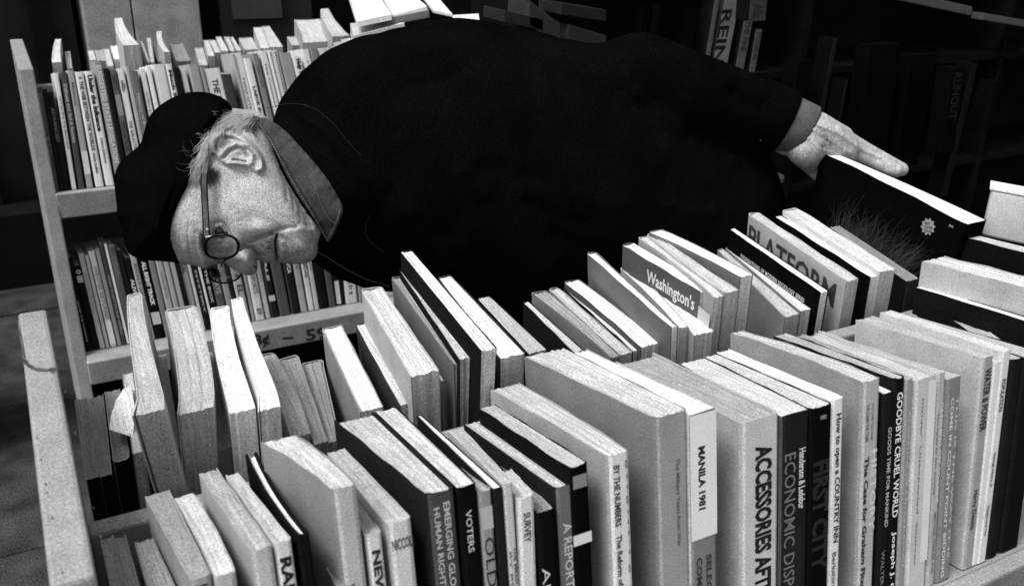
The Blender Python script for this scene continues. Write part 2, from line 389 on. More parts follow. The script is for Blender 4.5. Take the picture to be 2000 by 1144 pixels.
# price lettering on the lower rail
def rail_text(st, pxa, pxb, pyt, pyb_, val=.03, bold=.03):
    yy = S5o[1]-.0245-.034
    pl = np.array([0, yy, 0]); a = hit(pxa[0], pxa[1], pl, YA); b = hit(pxb[0], pxb[1], pl, YA); top = hit(pxa[0], pyt, pl, YA)
    gv, gf = text_geo(st, bold); hh = top[2]-a[2]
    vs = [(a[0]+(b[0]-a[0])*u-cbx, yy-cby, a[2]+(b[2]-a[2])*u+hh*v) for u, v in gv]
    meshobj('price_lettering', vs, gf, [ink_m(val)], cartB)
rail_text('48¢', (478, 683), (528, 677), 655, 0)
rail_text('—', (552, 663), (573, 661), 659, 0, bold=.0)
rail_text('59', (598, 667), (640, 661), 643, 0)
rail_text('R', (668, 650), (684, 648), 636, 0, val=.3)

# ------------------------------------------------------------------ front cart, row with its spines towards us
PLF = "in the front cart's near row"
def T(s, a0, a1, c0, c1, v, *r): return (s, 'spine', a0, a1, c0, c1, v)+r
def TB(s, a0, a1, c0, c1, v, *r): return (s, 'board', a0, a1, c0, c1, v)+r
row1 = [
 B((237,1250),(266,1240),(196,1052),(221,1047),.35,.35,.45, look='low'),
 B((268,1240),(297,1232),(222,1050),(246,1046),.30,.35,.4, look='low'),
 B((310,1225),(372,1208),(262,1058),(299,1051),.3,.3,.5, look='low'),
 B((371,1132),(413,1122),(282,966),(331,957),.35,.4,.40, t=[T('NATION',.008,.05,.2,.8,.02)]),
 B((416,1127),(462,1118),(334,972),(378,963),.45,.55,.75, b=.002),
 B((490,1078),(532,1066),(388,924),(425,916),.40,.60,.55),
 B((536,1063),(569,1052),(441,928),(464,921),.5,.8,.65, n='RADI', t=[T('RADI',.018,.075,.18,.85,.02,.03)]),
 B((581,1048),(604,1040),(478,886),(502,882),.02,.02,.9, b=-.003, ct=.0022),
 B((660,1150),(694,1140),(612,1062),(636,1052),.3,.3,.4, look='low'),
 B((651,961),(695,943),(511,866),(574,845),.26,.55,.80, b=.003, look='tall'),
 B((716,1048),(744,1036),(655,962),(676,953),.35,.75,.5, n='NEW PERS', t=[T('NEW PERS',.02,.14,.25,.8,.03,.03)]),
 B((757,1026),(804,1010),(640,884),(672,874),.45,.72,.6, n='NICCOLI', t=[('NICCOLI','spineh',.020,.034,.1,.95,.05)]),
 B((832,968),(888,952),(653,821),(727,801),.05,.09,.72, ct=.0015, n='HUMAN RIGHTS', t=[T('HUMAN RIGHTS',.018,.125,.2,.42,.55,.015),T('EMERGING GLOBAL',.014,.15,.55,.78,.55,.015)], look='thick'),
 B((893,955),(932,943),(730,803),(776,795),.02,.015,.78, n='VOTERS', t=[T('VOTERS',.03,.085,.3,.6,.6,.01)]),
 B((935,962),(960,955),(790,852),(808,846),.3,.32,.45, n='OLD DO', t=[T('OLD DO',.06,.19,.12,.9,.03,-.01)], pa=[('spine',.02,.05,.05,.95,.5)]),
 B((963,956),(981,950),(814,812),(823,809),.04,.05,.85),
 B((983,946),(1001,940),(874,840),(902,834),.5,.62,.55, n='THE MEASURE', t=[T('THE MEASURE OF THINGS',.085,.21,.55,.85,.06),T('BY BETH ST.',.09,.2,.1,.35,.15)]),
 B((1010,975),(1045,965),(984,925),(1004,919),.62,.75,.7, t=[T('SURVEY',.02,.06,.3,.7,.05)], sl=.04),
 B((1047,1003),(1087,993),(975,908),(998,902),.02,.015,.4, n='ADAM', t=[T('ADAM',.075,.17,.1,.5,.65,0)]),
 B((1087,957),(1119,940),(909,831),(941,816),.05,.16,.72, n='A REPORTER', t=[T('A REPORTER TELLS',.05,.22,.3,.72,.65,.01)]),
 B((1112,915),(1150,903),(937,798),(965,788),.02,.01,.62, n='ENTRIES OF THE', t=[T('ENTRIES OF THE',.17,.27,.4,.72,.7,.01)], pa=[('spine',.093,.108,.03,.97,.8),('spine',.012,.03,.15,.85,.25)]),
 B((1187,893),(1230,880),(961,763),(1010,745),.38,.80,.72, n='BY THE NUMBERS', b=.002, t=[T('BY THE NUMBERS',.014,.10,.22,.5,.05,.02),T('The Reform of the Law',.112,.23,.25,.5,.05,.02),T('o • • o • • •   •  o   •',.01,.2,.75,.85,.1)]),
 B((1283,819),(1341,798),(1021,695),(1104,680),.20,.36,.76, n='THE MILITARY YEARS', t=[T('The Military Years from War',.05,.15,.55,.7,.10,.01),TB('Structures of Military World',.04,.14,.215,.235,.08)], look='tall'),
 B((1345,812),(1400,796),(1114,690),(1147,683),.5,.22,.9, n='MANILA 1981', pa=[('spine',.001,.115,.03,.97,.88)], t=[T('MANILA 1981',.042,.10,.30,.56,.02,.035),T('SELECTED PAPERS',.132,.24,.55,.75,.04,.02),T('COMMUNICATIONS',.132,.24,.2,.4,.04,.02)]),
 B((1450,828),(1522,805),(1206,709),(1273,687),.42,.62,.48, ct=.0022, n='ACCESSORIES AFTER TH', look='thick', t=[T('ACCESSORIES AFTER THE',.036,.31,.34,.80,.015,.035)]),
 B((1526,814),(1584,799),(1328,712),(1374,697),.08,.05,.80, n='ECONOMIC DISPARI', t=[T('ECONOMIC DISPARITY',.052,.31,.10,.5,.20,.0),T('Henderson & Ledebur',.050,.135,.62,.86,.75,.02)], pa=[('spine',.16,.33,.02,.75,.015)], look='thick'),
 B((1585,800),(1627,787),(1376,697),(1401,690),.02,.012,.75, n='FIRST CITY', t=[T('NEW',.012,.018,.4,.7,.4),T('FIRST',.075,.150,.12,.88,.028,.03),T('CITY',.158,.235,.12,.88,.028,.03)]),
 B((1629,784),(1646,774),(1402,688),(1422,681),.9,.88,.85, n='How to open a COUNTRY INN', t=[T('How to open a COUNTRY INN',.014,.145,.25,.78,.02,.02),T('Berkshire Traveller',.155,.235,.3,.65,.1)]),
 B((1686,748),(1722,738),(1426,650),(1450,645),.30,.50,.72, n='The Case for', b=.006, t=[T('The Case for Graham Fitzpenn',.075,.235,.12,.45,.04,.03),T('THE CRIME THE CRIME',.022,.06,.2,.38,.15),T('THE CRIME THE CRIME',.022,.06,.5,.62,.2),T('HISTORY',.07,.155,.58,.9,.72,.02)]),
 B((1727,770),(1748,764),(1500,668),(1508,662),.03,.03,.85, n='GOODS TIME FOR MANKIND', t=[T('GOODS TIME FOR MANKIND',.035,.14,.5,.85,.55),T('WALTER KARP',.165,.23,.3,.65,.2)]),
 B((1750,741),(1768,735),(1508,655),(1541,650),.03,.02,.55, n='GOODBYE CRUEL WORLD', t=[T('GOODBYE CRUEL WORLD',.014,.145,.2,.8,.88,.02),T('Joseph J. Cortes',.16,.26,.2,.75,.85,.02)]),
 B((1770,742),(1785,738),(1545,657),(1568,653),.35,.32,.5, t=[T('Treasure of Unexpected',.03,.2,.5,.8,.6)]),
 B((1787,744),(1832,732),(1570,654),(1601,647),.5,.62,.72, n='Insider Threat', ct=.0015, t=[T('Insider  Unexpected  Sources',.02,.2,.3,.42,.2)], pa=[('spine',.004,.2,.62,.98,.8)]),
 B((1833,731),(1848,726),(1592,651),(1606,647),.5,.48,.6, n='CATCHING OFF COCAINE', t=[T('CATCHING OFF COCAINE',.03,.14,.5,.85,.8),T('The Facts to Die Society',.04,.13,.1,.35,.1),T('MICHAEL WEINER PHD',.15,.22,.4,.7,.15)]),
 B((1850,742),(1881,733),(1640,680),(1667,672),.25,.24,.6, n='POINT COUNT BIDDING', t=[T('COME IN COUNT POINT BIDDING',.02,.22,.3,.5,.8),T('THIS IS THE WAY IT IS',.02,.2,.65,.8,.6)]),
 B((1923,700),(1942,693),(1673,625),(1702,616),.46,.36,.62, n='WATER & POWER', sl=-.10, t=[T('WATER & POWER',.012,.08,.2,.85,.04,.02),T('Harry Dennis',.145,.19,.2,.7,.04,.01)], look='tall'),
 B((1943,709),(1956,703),(1712,630),(1722,626),.7,.82,.8, sl=-.11),
 B((1958,688),(1977,682),(1723,611),(1735,604),.55,.75,.8, n='POPULATION', sl=-.12, t=[T('POPULATION',.03,.065,.3,.7,.04,.02),T('George Henry, Jr.',.11,.15,.3,.6,.05),T('Hungry Land Two',.17,.205,.3,.6,.05)]),
 B((1980,704),(1999,697),(1745,628),(1757,622),.05,.03,.6, sl=-.13),
 B((2004,700),(2040,688),(1765,626),(1790,617),.03,.02,.6, sl=-.13),
]
for i, q in enumerate(row1):   # the nearer the book the larger its print shows: lengths measured at one scale are corrected here
    k = .62 if i <= 21 else .8 if i == 22 else .70 if i in (24, 25, 26) else 1
    q['t'] = [tx[:2]+(tx[2]*k-(.012 if i == 23 and tx[3] < .12 else 0), tx[3]*k-(.012 if i == 23 and tx[3] < .12 else 0))+tx[4:] for tx in q.get('t', ())]
    q['pa'] = [(f_, a_*k, b_*k, c_, d_, v_) for f_, a_, b_, c_, d_, v_ in q.get('pa', ())]
for q, lb in zip(row1, row_labels(row1, PLF, False)): row_book(q, B1, TILT, False, lb, 'books in the near row of the front cart')
# tall books at the right end of the near row, placed by their back corners against the divider
PLR = 'at the right end of the front cart'
tallr = [
 (B((2075,770),(2095,760),(1812,592),(1838,581),.03,.03,.6), 'thin black book leaning open at the right end of the front cart'),
 (B((2150,672),(2165,668),(1792,562),(1800,556),.02,.02,.9), 'tall black book with one thin white edge at the right end'),
 (B((2160,603),(2175,580),(1804,511),(1842,499),.42,.4,.82), 'tall grey book with a darker corner near the right edge'),
 (B((2150,530),(2170,520),(1842,451),(1862,446),.015,.02,.7,b=-.004), 'very tall black book below the pale box at the right'),
]
for k, (q, lb) in enumerate(tallr):
    q['foot'] = B1[2]-.02
    A = hit(*q['FL'], np.array([0, (.70, .70, .705, .75)[k], 0]), YA); h = A[2]-q['foot']
    pts = [hit(*q[k2], A, Uv(.06)) for k2 in ('NL', 'NR', 'FL', 'FR')]
    D = Dv(.06); U = Uv(.06); y1 = (pts[2]@D+pts[3]@D)/2; y0n = (pts[0]@D+pts[1]@D)/2; y0 = max(y0n, y1-.165); fr_ = (y1-y0)/(y1-y0n); pts[0] = pts[2]+(pts[0]-pts[2])*fr_; pts[1] = pts[3]+(pts[1]-pts[3])*fr_
    foot = A+D*(y0-A@D)-U*h; foot[0] = pts[0][0]
    make_book(foot, D, U, h, y1-y0, (0, pts[2][0]-pts[0][0]), (max(.004, pts[1][0]-pts[0][0]), pts[2][0]-pts[0][0]+max(.004, pts[3][0]-pts[2][0])), 0, q['c'], q['s'], q['p'], label=lb, group='tall books at the right end', bend=q.get('b', 0),
              patch=[('board', .135, .22, .02, h-.003, .14)] if k == 2 else ())
# pale box standing on them
a = hit(1937, 372, np.array([0, .72, 0]), YA)
tb = thing('cardboard_box', 'pale box standing on the tall books at the right edge', 'box', tuple(a))
bm = bmesh.new(); box_bm(bm, (0, .0, 0), (.028, .02, 0), (.06, -.16, 0), (0, 0, -.062)); bmobj('box_body', bm, mat('box_card', .5, .7, .25), tb, bevel=.003)
bm = bmesh.new(); box_bm(bm, (-.002, .002, .0005), (.03, .021, 0), (.062, -.164, 0), (0, 0, .004)); bmobj('box_lid', bm, page_m(.9), tb, bevel=.001)

# ------------------------------------------------------------------ front cart, far row: fore edges towards us
P2 = B1+np.array([0, 2*HALF, 0])
PLB = "in the front cart's far row"
row2 = [
 B((168,936),(194,932),(145,779),(171,776),.35,.03,.42, sn=1, look='low'),
 B((195,931),(219,927),(172,776),(202,772),.35,.03,.42, sn=1, look='low'),
 B((221,902),(254,896),(204,765),(234,758),.35,.03,.42, sn=1, look='low'),
 B((258,885),(285,880),(238,730),(260,724),.16,.2,.7, sl=.14),
 B((257,812),(321,799),(247,576),(276,571),.5,.5,.62, b=-.004, fe=.45, sl=.30, look='curling'),
 B((322,884),(352,875),(293,695),(324,691),.4,.4,.55, sn=1, sl=.1),
 B((345,807),(418,797),(320,604),(383,597),.45,.4,.62, b=.002, fe=.7, sl=.10, look='fat worn'),
 B((420,879),(455,872),(390,691),(414,687),.35,.3,.5, sn=1, sl=.12),
 B((448,806),(499,796),(409,601),(446,596),.8,.7,.92, b=-.004, fe=.8, sl=.10, look='bent'),
 B((503,802),(548,794),(450,583),(473,581),.8,.7,.92, b=-.003, fe=.5, sl=.08, look='bent thin'),
 B((567,853),(608,848),(493,695),(536,688),.35,.3,.6, b=.004, look='low'),
 B((614,866),(640,862),(542,699),(583,694),.35,.3,.38, look='low'),
 B((642,866),(664,858),(587,708),(630,702),.35,.3,.42, look='low'),
 B((702,802),(750,795),(626,639),(668,635),.33,.4,.90, sl=.10),
 B((781,793),(806,783),(694,635),(714,629),.06,.2,.78, sl=.10),
 B((800,733),(860,726),(704,565),(744,558),.48,.4,.82, b=.0, sl=.06, look='fat', pa=[('board',.03,.045,.13,.2,.08),('board',.06,.075,.13,.2,.08),('board',.09,.105,.13,.2,.08)]),
 B((862,744),(882,738),(779,599),(788,595),.6,.5,.85, sl=.04),
 B((886,712),(899,708),(764,543),(783,538),.16,.2,.45, sl=.04, n='The M', t=[TB('The M',.02,.06,.19,.21,.6)], pa=[('board',.065,.15,.02,.22,.40)]),
 B((899,705),(924,692),(779,527),(795,524),.03,.3,.75, sl=.0),
 B((939,686),(970,679),(781,492),(804,487),.03,.3,.84, sl=-.03, look='tall'),
 B((975,699),(1027,690),(853,540),(881,537),.06,.5,.90, sl=.0),
 B((1031,690),(1070,683),(928,579),(958,579),.04,.3,.66, sl=.02),
 B((1085,700),(1100,694),(1018,648),(1034,644),.25,.3,.5, sl=.02, look='low'),
 B((1122,690),(1140,683),(1021,590),(1032,587),.05,.3,.75, sl=-.03, t=[TB('The Fin',.12,.15,.05,.07,.5)]),
 B((1194,699),(1207,693),(1035,571),(1066,567),.22,.3,.45, sl=-.04, b=.003, look='slanting'),
 B((1210,693),(1235,687),(1070,564),(1091,561),.30,.3,.72, sl=-.05),
 B((1238,688),(1249,680),(1099,562),(1108,559),.03,.5,.88, sl=-.05),
 B((1251,678),(1292,669),(1101,551),(1129,543),.1,.8,.92, b=.002, sl=-.05),
 B((1311,640),(1324,636),(1145,494),(1163,491),.16,.3,.90, sl=-.04, look='tall', t=[TB('w',.095,.108,.19,.205,.5)]),
 B((1328,642),(1344,636),(1210,523),(1230,519),.5,.8,.92, b=.003, sl=-.04),
 B((1352,652),(1398,649),(1230,523),(1262,519),.5,.8,.92, b=.006, sl=-.06, look='spread'),
 B((1366,569),(1393,566),(1213,477),(1237,474),.13,.7,.84, sl=-.10, n="Washington's", t=[TB("Washington's",.045,.122,.218,.243,.85,.02),TB('world',.10,.128,.195,.21,.85,.02)], pa=[('board',.128,.15,.195,.235,.6)]),
 B((1395,581),(1413,577),(1246,464),(1262,460),.4,.5,.80, b=.004, sl=-.10),
 B((1415,572),(1443,566),(1262,458),(1280,455),.45,.5,.70, b=-.002, sl=-.10),
 B((1446,541),(1471,536),(1266,452),(1294,447),.20,.6,.90, b=.003, sl=-.11),
 B((1484,630),(1512,622),(1445,585),(1468,578),.45,.5,.6, sl=-.1, look='low'),
 B((1519,603),(1530,598),(1460,556),(1468,552),.015,.02,.5, sl=-.12),
 B((1534,621),(1560,611),(1400,488),(1412,485),.3,.5,.72, sl=-.12),
 B((1562,608),(1591,601),(1415,484),(1430,481),.25,.5,.84, sl=-.14),
 B((1604,572),(1617,566),(1422,446),(1435,444),.012,.5,.92, sl=-.17, n='FOUNDATIONS OF MODERN SOCIOLOGY SERIES', t=[TB('FOUNDATIONS OF MODERN SOCIOLOGY SERIES',.03,.150,-.030,-.0235,.75,.01,1.2)]),
 B((1614,588),(1630,585),(1490,505),(1502,501),.3,.5,.8, sl=-.12, look='low'),
 B((1653,549),(1677,544),(1461,418),(1478,413),.50,.6,.72, sl=-.17, n='PLATFORM', t=[TB('PLATFORM',.006,.172,-.050,-.013,.06,.012)], look='tall'),
 B((1699,541),(1719,538),(1512,422),(1525,419),.015,.5,.92, sl=-.17),
 B((1720,533),(1746,524),(1526,411),(1557,406),.7,.6,.80, sl=-.17),
 B((1771,551),(1797,544),(1618,443),(1640,440),.05,.08,.35, sl=-.17, sn=1),
 B((1806,610),(1822,604),(1690,520),(1702,515),.02,.04,.4, sl=-.17, sn=1, look='low'),
]
for q, lb in zip(row2, row_labels(row2, PLB, True)): row_book(q, P2, -TILT, True, lb, 'books in the far row of the front cart')
# loose white cover flap hanging from the curling book
fl = [P(*q) for q in ((256,752,.905),(240,760,.895),(226,782,.885),(217,810,.872),(213,838,.858),(236,845,.856),(259,853,.852),(264,800,.87))]
bm = bmesh.new(); vs = [bm.verts.new(V(q)) for q in fl]; bm.faces.new(vs); o = bmobj('loose_page', bm, page_m(.9)); sm_ = o.modifiers.new('solid', 'SOLIDIFY'); sm_.thickness = .0004
o['label'] = 'loose white page sticking out left of the curling book'; o['category'] = 'page'
# the big black picture book under the hand
q = B((1887,439),(1929,430),(1604,297),(1634,287),.012,.02,.92)
A = hit(*q['FL'], P2+np.array([0, .07, 0]), Dv(-TILT)); Dt, Ut = Dv(-TILT*.9), Uv(-TILT*.9)
pts = [hit(*q[k2], A, Ut) for k2 in ('NL', 'NR', 'FL', 'FR')]; h = (A-P2-np.array([0, .07, 0]))@Ut; y0 = pts[0]@Dt; y1 = pts[2]@Dt
foot = A+Dt*(y0-A@Dt)-Ut*h; foot[0] = pts[0][0]
bigbook = make_book(foot, Dt, Ut, h, y1-y0, (0, pts[2][0]-pts[0][0]), (max(.018, pts[1][0]-pts[0][0]), pts[2][0]-pts[0][0]+.02), .10, .008, .008, .92, spine='near', bend=.004, label='large black picture book with a star sticker under the old man\'s hand', group=None)
bb = dict(h=h, d=y1-y0, xl=(0, pts[2][0]-pts[0][0]), foot=foot, D=Dt, U=Ut)
def bbpt(px, py, off=.0008):
    """a point of the photograph on the black cover, in the book's local axes"""
    # solve on the cover surface by intersecting its mean plane
    n0 = foot; p_a = foot+Ut*h; p_b = foot+Ut*h+Dt*bb['d']+XA*bb['xl'][1]; p_c = foot+XA*.10*h
    nrm = np.cross(p_b-p_a, p_c-p_a); nrm /= np.linalg.norm(nrm)
    w_ = hit(px, py, p_a, nrm)-foot
    y = w_@Dt; z = w_@Ut
    x = bb['xl'][1]*y/bb['d']+.004*4*(y/bb['d'])*(1-y/bb['d'])+.10*(h-z)-off
    return (x, y, z)
vs = []; fs = []
for k in range(520):     # printed wild hair rising from the lower edge of the cover picture
    u = random.random(); bx = 1622+u*150+random.gauss(0, 12); by = 470+u*55+random.gauss(0, 16)
    ang = math.radians(random.gauss(-92+u*55, 13)); Ln = random.uniform(22, 78)*(1-.25*u); cu = random.gauss(.35, .5); wd = random.uniform(.13, .30)
    pr = None; K = 6
    for j in range(K+1):
        s_ = j/K; aa = ang+cu*s_
        x = bx+Ln*s_*math.cos(ang+cu*s_*.5); y = by+Ln*s_*math.sin(ang+cu*s_*.5)
        ww = wd*(1-.7*s_)
        a1_ = bbpt(x-ww*math.sin(aa), y+ww*math.cos(aa)); a2_ = bbpt(x+ww*math.sin(aa), y-ww*math.cos(aa))
        vs += [a1_, a2_]
        if j: n_ = len(vs); fs.append((n_-4, n_-3, n_-1, n_-2))
o = meshobj('printed_hair', vs, fs, [ink_m(.07)], bigbook); o['kind'] = 'stuff'
vs = [bbpt(1811, 443, .0011)]
for k in range(20):
    r_ = (17 if k % 2 == 0 else 12.5); a_ = k*math.pi/10; vs.append(bbpt(1811+r_*math.cos(a_)*.9, 443+r_*math.sin(a_)*1.05, .0011))
meshobj('star_sticker', vs, [(0, 1+k, 1+(k+1) % 20) for k in range(20)], [ink_m(.34)], bigbook)
gv, gf = text_geo('BEST\nCOVER\nSHOW', .02)
meshobj('sticker_text', [bbpt(1803+u*17+v*2, 453-v*20+u*3, .0014) for u, v in gv], gf, [ink_m(.06)], bigbook)
gv, gf = text_geo('As', .02)
meshobj('title', [bbpt(1853+u*9, 443-v*6+u*2, .0012) for u, v in gv], gf, [ink_m(.4)], bigbook)

# ------------------------------------------------------------------ back cart, upper deck, spines towards us
def spine_row(specs, org, t, place, group, depth=.125, ytop=None):
    """specs: xl, xr at the top edge, y of the top, value, title, title value, (extras)"""
    D = Dv(t); U = Uv(t)
    for i, q in enumerate(specs):
        xa, xb, yt, v, ti, tv, sl = q[:7]; ex = q[7] if len(q) > 7 else {}
        A = hit(xa, yt, org, D); Bp = hit(xb, yt-(xb-xa)*.12, org, D); h = (A-org)@U
        E_ = hit(xa+sl*100, yt+100, org, D)-A; lean = E_[0]/max(1e-6, -(E_@U))
        th = max(.004, Bp[0]-A[0]-.0006); dp = depth*random.uniform(.85, 1.1)+ex.get('dd', 0)
        foot = A-U*h+D*ex.get('back', random.uniform(0, .006)); foot[0] = A[0]
        texts = []
        if ti:
            for tt in (ti if isinstance(ti, list) else [(ti, .06, .75, .2, .8)]):
                texts.append((tt[0], 'spine', h*tt[1], h*tt[2], tt[3], tt[4], tv, tt[5] if len(tt) > 5 else .02))
        pa = [('spine', h*a0, h*a1, .05, .95, vv) for a0, a1, vv in ex.get('pa', ())]
        name = ti if isinstance(ti, str) else (ti[0][0] if ti else None)
        if name and len(name) > 4: lb = '%s paperback marked "%s" %s' % (tone(v), ' '.join(name.split()[:4]), place)
        else: lb = '%s spined paperback, %s from the left %s' % (tone(v), ordinal(i+1), place)
        make_book(foot, D, U, h, dp, (0, random.uniform(-.002, .002)), (th, th+random.uniform(-.002, .003)), lean, v if v > .5 else v*1.2+.01, v, ex.get('p', .6), label=lb, group=group, texts=texts, patch=pa)
def Z(x): return x/2.86
S = []
def s(x0, x1, y, v, ti=None, tv=.03, sl=.18, **k): S.append((Z(x0), Z(x1), Z(y), v, ti, tv, sl, k))
s(192,236,490,.10,'Economic Review',.25,.17); s(240,262,500,.05,None,.3,.17)
s(262,297,518,.03,[('ADVANCED',.15,.5,.2,.8)],.16,.17)
s(299,327,410,.85,[('of You The Top Biography',.2,.65,.3,.75)],.06,.16)
s(338,372,405,.09,[('Delicate and Sad & Success',.1,.6,.2,.8)],.5,.16)
s(375,413,395,.40,[('Memoir',.1,.3,.3,.7)],.1,.17,pa=[(.68,.88,.75)])
s(417,466,403,.85,[('4  THE WEB BETWEEN THE WORLDS',.04,.68,.3,.75,.03),('charles sheffield',.7,.88,.35,.65)],.03,.185)
s(471,522,400,.88,[('Under the Influence',.03,.52,.22,.8,.05),('Diane Johnson',.58,.8,.3,.65)],.02,.19)
s(524,572,342,.30,[('SUGGESTED STATE LEGISLATION',.03,.82,.2,.75,.02)],.75,.19)
s(580,606,383,.03,None,.2,.19)
s(612,648,388,.14,[('BIBLE',.05,.18,.2,.8),('WILLIAM FILLER',.45,.72,.2,.8)],.05,.19, pa=[(.22,.4,.3)])
s(652,692,385,.88,[('o88o',.1,.2,.2,.8),('THE GALACTIC B',.45,.75,.2,.7)],.08,.2)
s(700,722,372,.45,None,.2,.2)
s(727,770,398,.17,[('History of Britain',.2,.6,.2,.7)],.5,.2)
s(782,812,388,.80,[('modern prose reader',.2,.6,.2,.7)],.2,.2)
s(817,842,372,.9,None,.1,.21)
s(850,922,362,.80,[('@',.45,.6,.1,.9,.06)],.04,.21)
s(925,962,360,.82,[('Much Sun Art',.05,.5,.25,.8,.04)],.03,.21)
s(966,1002,380,.03,None,.3,.22)
s(1006,1040,385,.75,[('journals',.2,.6,.3,.7)],.1,.22)
s(1050,1112,362,.38,None,.2,.23)
def r3(x): return 350+x/3.333
def s3(x0, x1, y, v, ti=None, tv=.03, sl=.24, **k): S.append((r3(x0), r3(x1), y/3.333, v, ti, tv, sl, k))
s3(135,158,440,.3,None); s3(162,268,448,.85,[('THE ETHICS',.1,.5,.3,.7)],.05)
s3(278,342,485,.06,None); s3(346,352,350,.4)
s3(356,412,346,.85,[('TWO OTHER TALES',.2,.75,.35,.6)],.05)
s3(420,470,382,.88,[('LABOR IN AMERICA',.25,.75,.3,.7,.04)],.03)
s3(476,515,348,.25,[('HISTORY',.1,.3,.2,.7)],.1)
s3(525,572,332,.85,[('The Common Reader',.1,.7,.3,.6)],.1)
s3(576,640,328,.80,[('||||||||||||||||||||||||||||||||||||||||||',.02,.8,.15,.35),('||||||||||||||||||||||||||||||||||||||',.02,.8,.65,.85)],.05)
s3(650,728,345,.35,None,.1,pa=[(.3,.6,.75)])
s3(736,792,372,.82,[('Help Yourself',.02,.3,.25,.85,.06)],.02)
s3(796,850,322,.85,[('reader',.1,.4,.4,.6)],.1)
s3(852,902,318,.22,[('ooo',.08,.3,.2,.8)],.4)
s3(906,960,316,.75,None); s3(968,1040,312,.5); s3(1045,1110,300,.8)
s3(1115,1175,262,.6); s3(1180,1235,240,.75,[('ART',.1,.2,.2,.8)],.05); s3(1245,1330,210,.85); s3(1335,1420,190,.7)
spine_row(S, S3o, TILT, "on the back cart's upper deck", 'paperbacks on the upper deck of the back cart')
# lower deck (its tops stand in the shade of the upper deck)
S = []
def lo(xb0, xb1, v, ti=None, tv=.03, yt=478, sl=.235, **k):
    # given at the foot line, carried up along the lean to the top
    yb = 690-(xb0-178)*.138; dx = (yb-yt)*sl
    S.append((xb0-dx, xb1-dx, yt, v, ti, tv, sl, k))
lo(160,169,.10,None,yt=500); lo(170,183,.03,[('UNDER THE VOLCANO',.45,.9,.4,.6)],.6,yt=505); lo(184,197,.025,[('o',.05,.1,.1,.9)],.6,yt=520,pa=[(.12,.2,.5)])
lo(198,209,.45,[('NATURE OF MAN',.2,.6,.3,.7)],.25,yt=497); lo(210,217,.35,None,yt=500); lo(218,231,.50,[('WINTER RETURNS',.15,.7,.2,.8)],.2,yt=492,pa=[(.72,.97,.7)])
lo(232,241,.28,None,yt=488); lo(242,250,.06,[('WHAT IS LEFT TO THE WORLD',.3,.9,.2,.8)],.3,yt=478); lo(251,257,.85,None,yt=478); lo(258,272,.10,[('INDIA',.1,.3,.2,.8)],.2,yt=482)
lo(273,282,.04,None,yt=490); lo(283,294,.03,[('ALIVE',.25,.45,.2,.9,.04)],.7,yt=505); lo(295,307,.42,[('RIVALS OF AUGUSTUS',.1,.9,.25,.75)],.12,yt=500)
lo(308,327,.02,[('ALL RIGHT TRACK',.12,.62,.3,.75,.05)],.8,yt=492,pa=[(.7,.84,.55)])
lo(328,340,.22); lo(341,355,.42,[('LITTLE HISTORY',.3,.6,.3,.6)],.2); lo(356,366,.40); lo(367,378,.45); lo(379,384,.03); lo(385,399,.38,[('ORDEAL',.08,.35,.15,.8,.03)],.08,yt=475)
lo(400,406,.6); lo(407,418,.03,[('MYSTERY',.3,.8,.3,.7)],.4); lo(419,424,.8); lo(425,438,.03,[('THE BOX',.3,.7,.3,.7)],.7); lo(439,456,.10,[('ESSAYS',.35,.6,.2,.8)],.4); lo(457,470,.3); lo(471,477,.05)
lo(478,496,.45,[('VIL  +  EL',.08,.62,.25,.85,.03)],.08,sl=.22,yt=485); lo(498,504,.3,None,sl=.2); lo(505,523,.62,[('INDENSPORTS',.1,.6,.3,.8,.02),('89',.82,.92,.2,.8)],.1,sl=.2,yt=495)
lo(525,535,.50,[('ENGLISH',.2,.5,.3,.7)],.2,sl=.2); lo(537,551,.04,[('GALE',.1,.5,.3,.7)],.6,sl=.2,pa=[(.7,.78,.5)]); lo(553,574,.08,None,sl=.19); lo(576,592,.05,[('CATIVCA',.1,.42,.3,.8,.03)],.6,sl=.18,pa=[])
lo(594,607,.35,[('THE',.3,.36,.3,.7)],.1,sl=.18); lo(609,620,.65,[('LEONIDAS',.1,.5,.2,.85,.03)],.1,sl=.17); lo(621,630,.48,[('GUIDE',.2,.4,.3,.7)],.2,sl=.17)
lo(632,648,.02,None,sl=.16); lo(649,662,.08,[('i',.05,.15,.4,.6)],.7,sl=.15); lo(663,673,.03,[('ELF LIFE',.1,.5,.2,.9,.03)],.75,sl=.13,pa=[(.6,.98,.6)]); lo(674,678,.02,sl=.12)
lo(680,704,.60,[('II ▷ II',.62,.85,.3,.7,.03)],.08,sl=.10); lo(706,722,.2,sl=.1); lo(724,740,.4,sl=.1); lo(742,756,.1,sl=.1); lo(758,775,.5,sl=.1)
spine_row(S, S5o, TILT, "on the back cart's lower deck", 'paperbacks on the lower deck of the back cart')
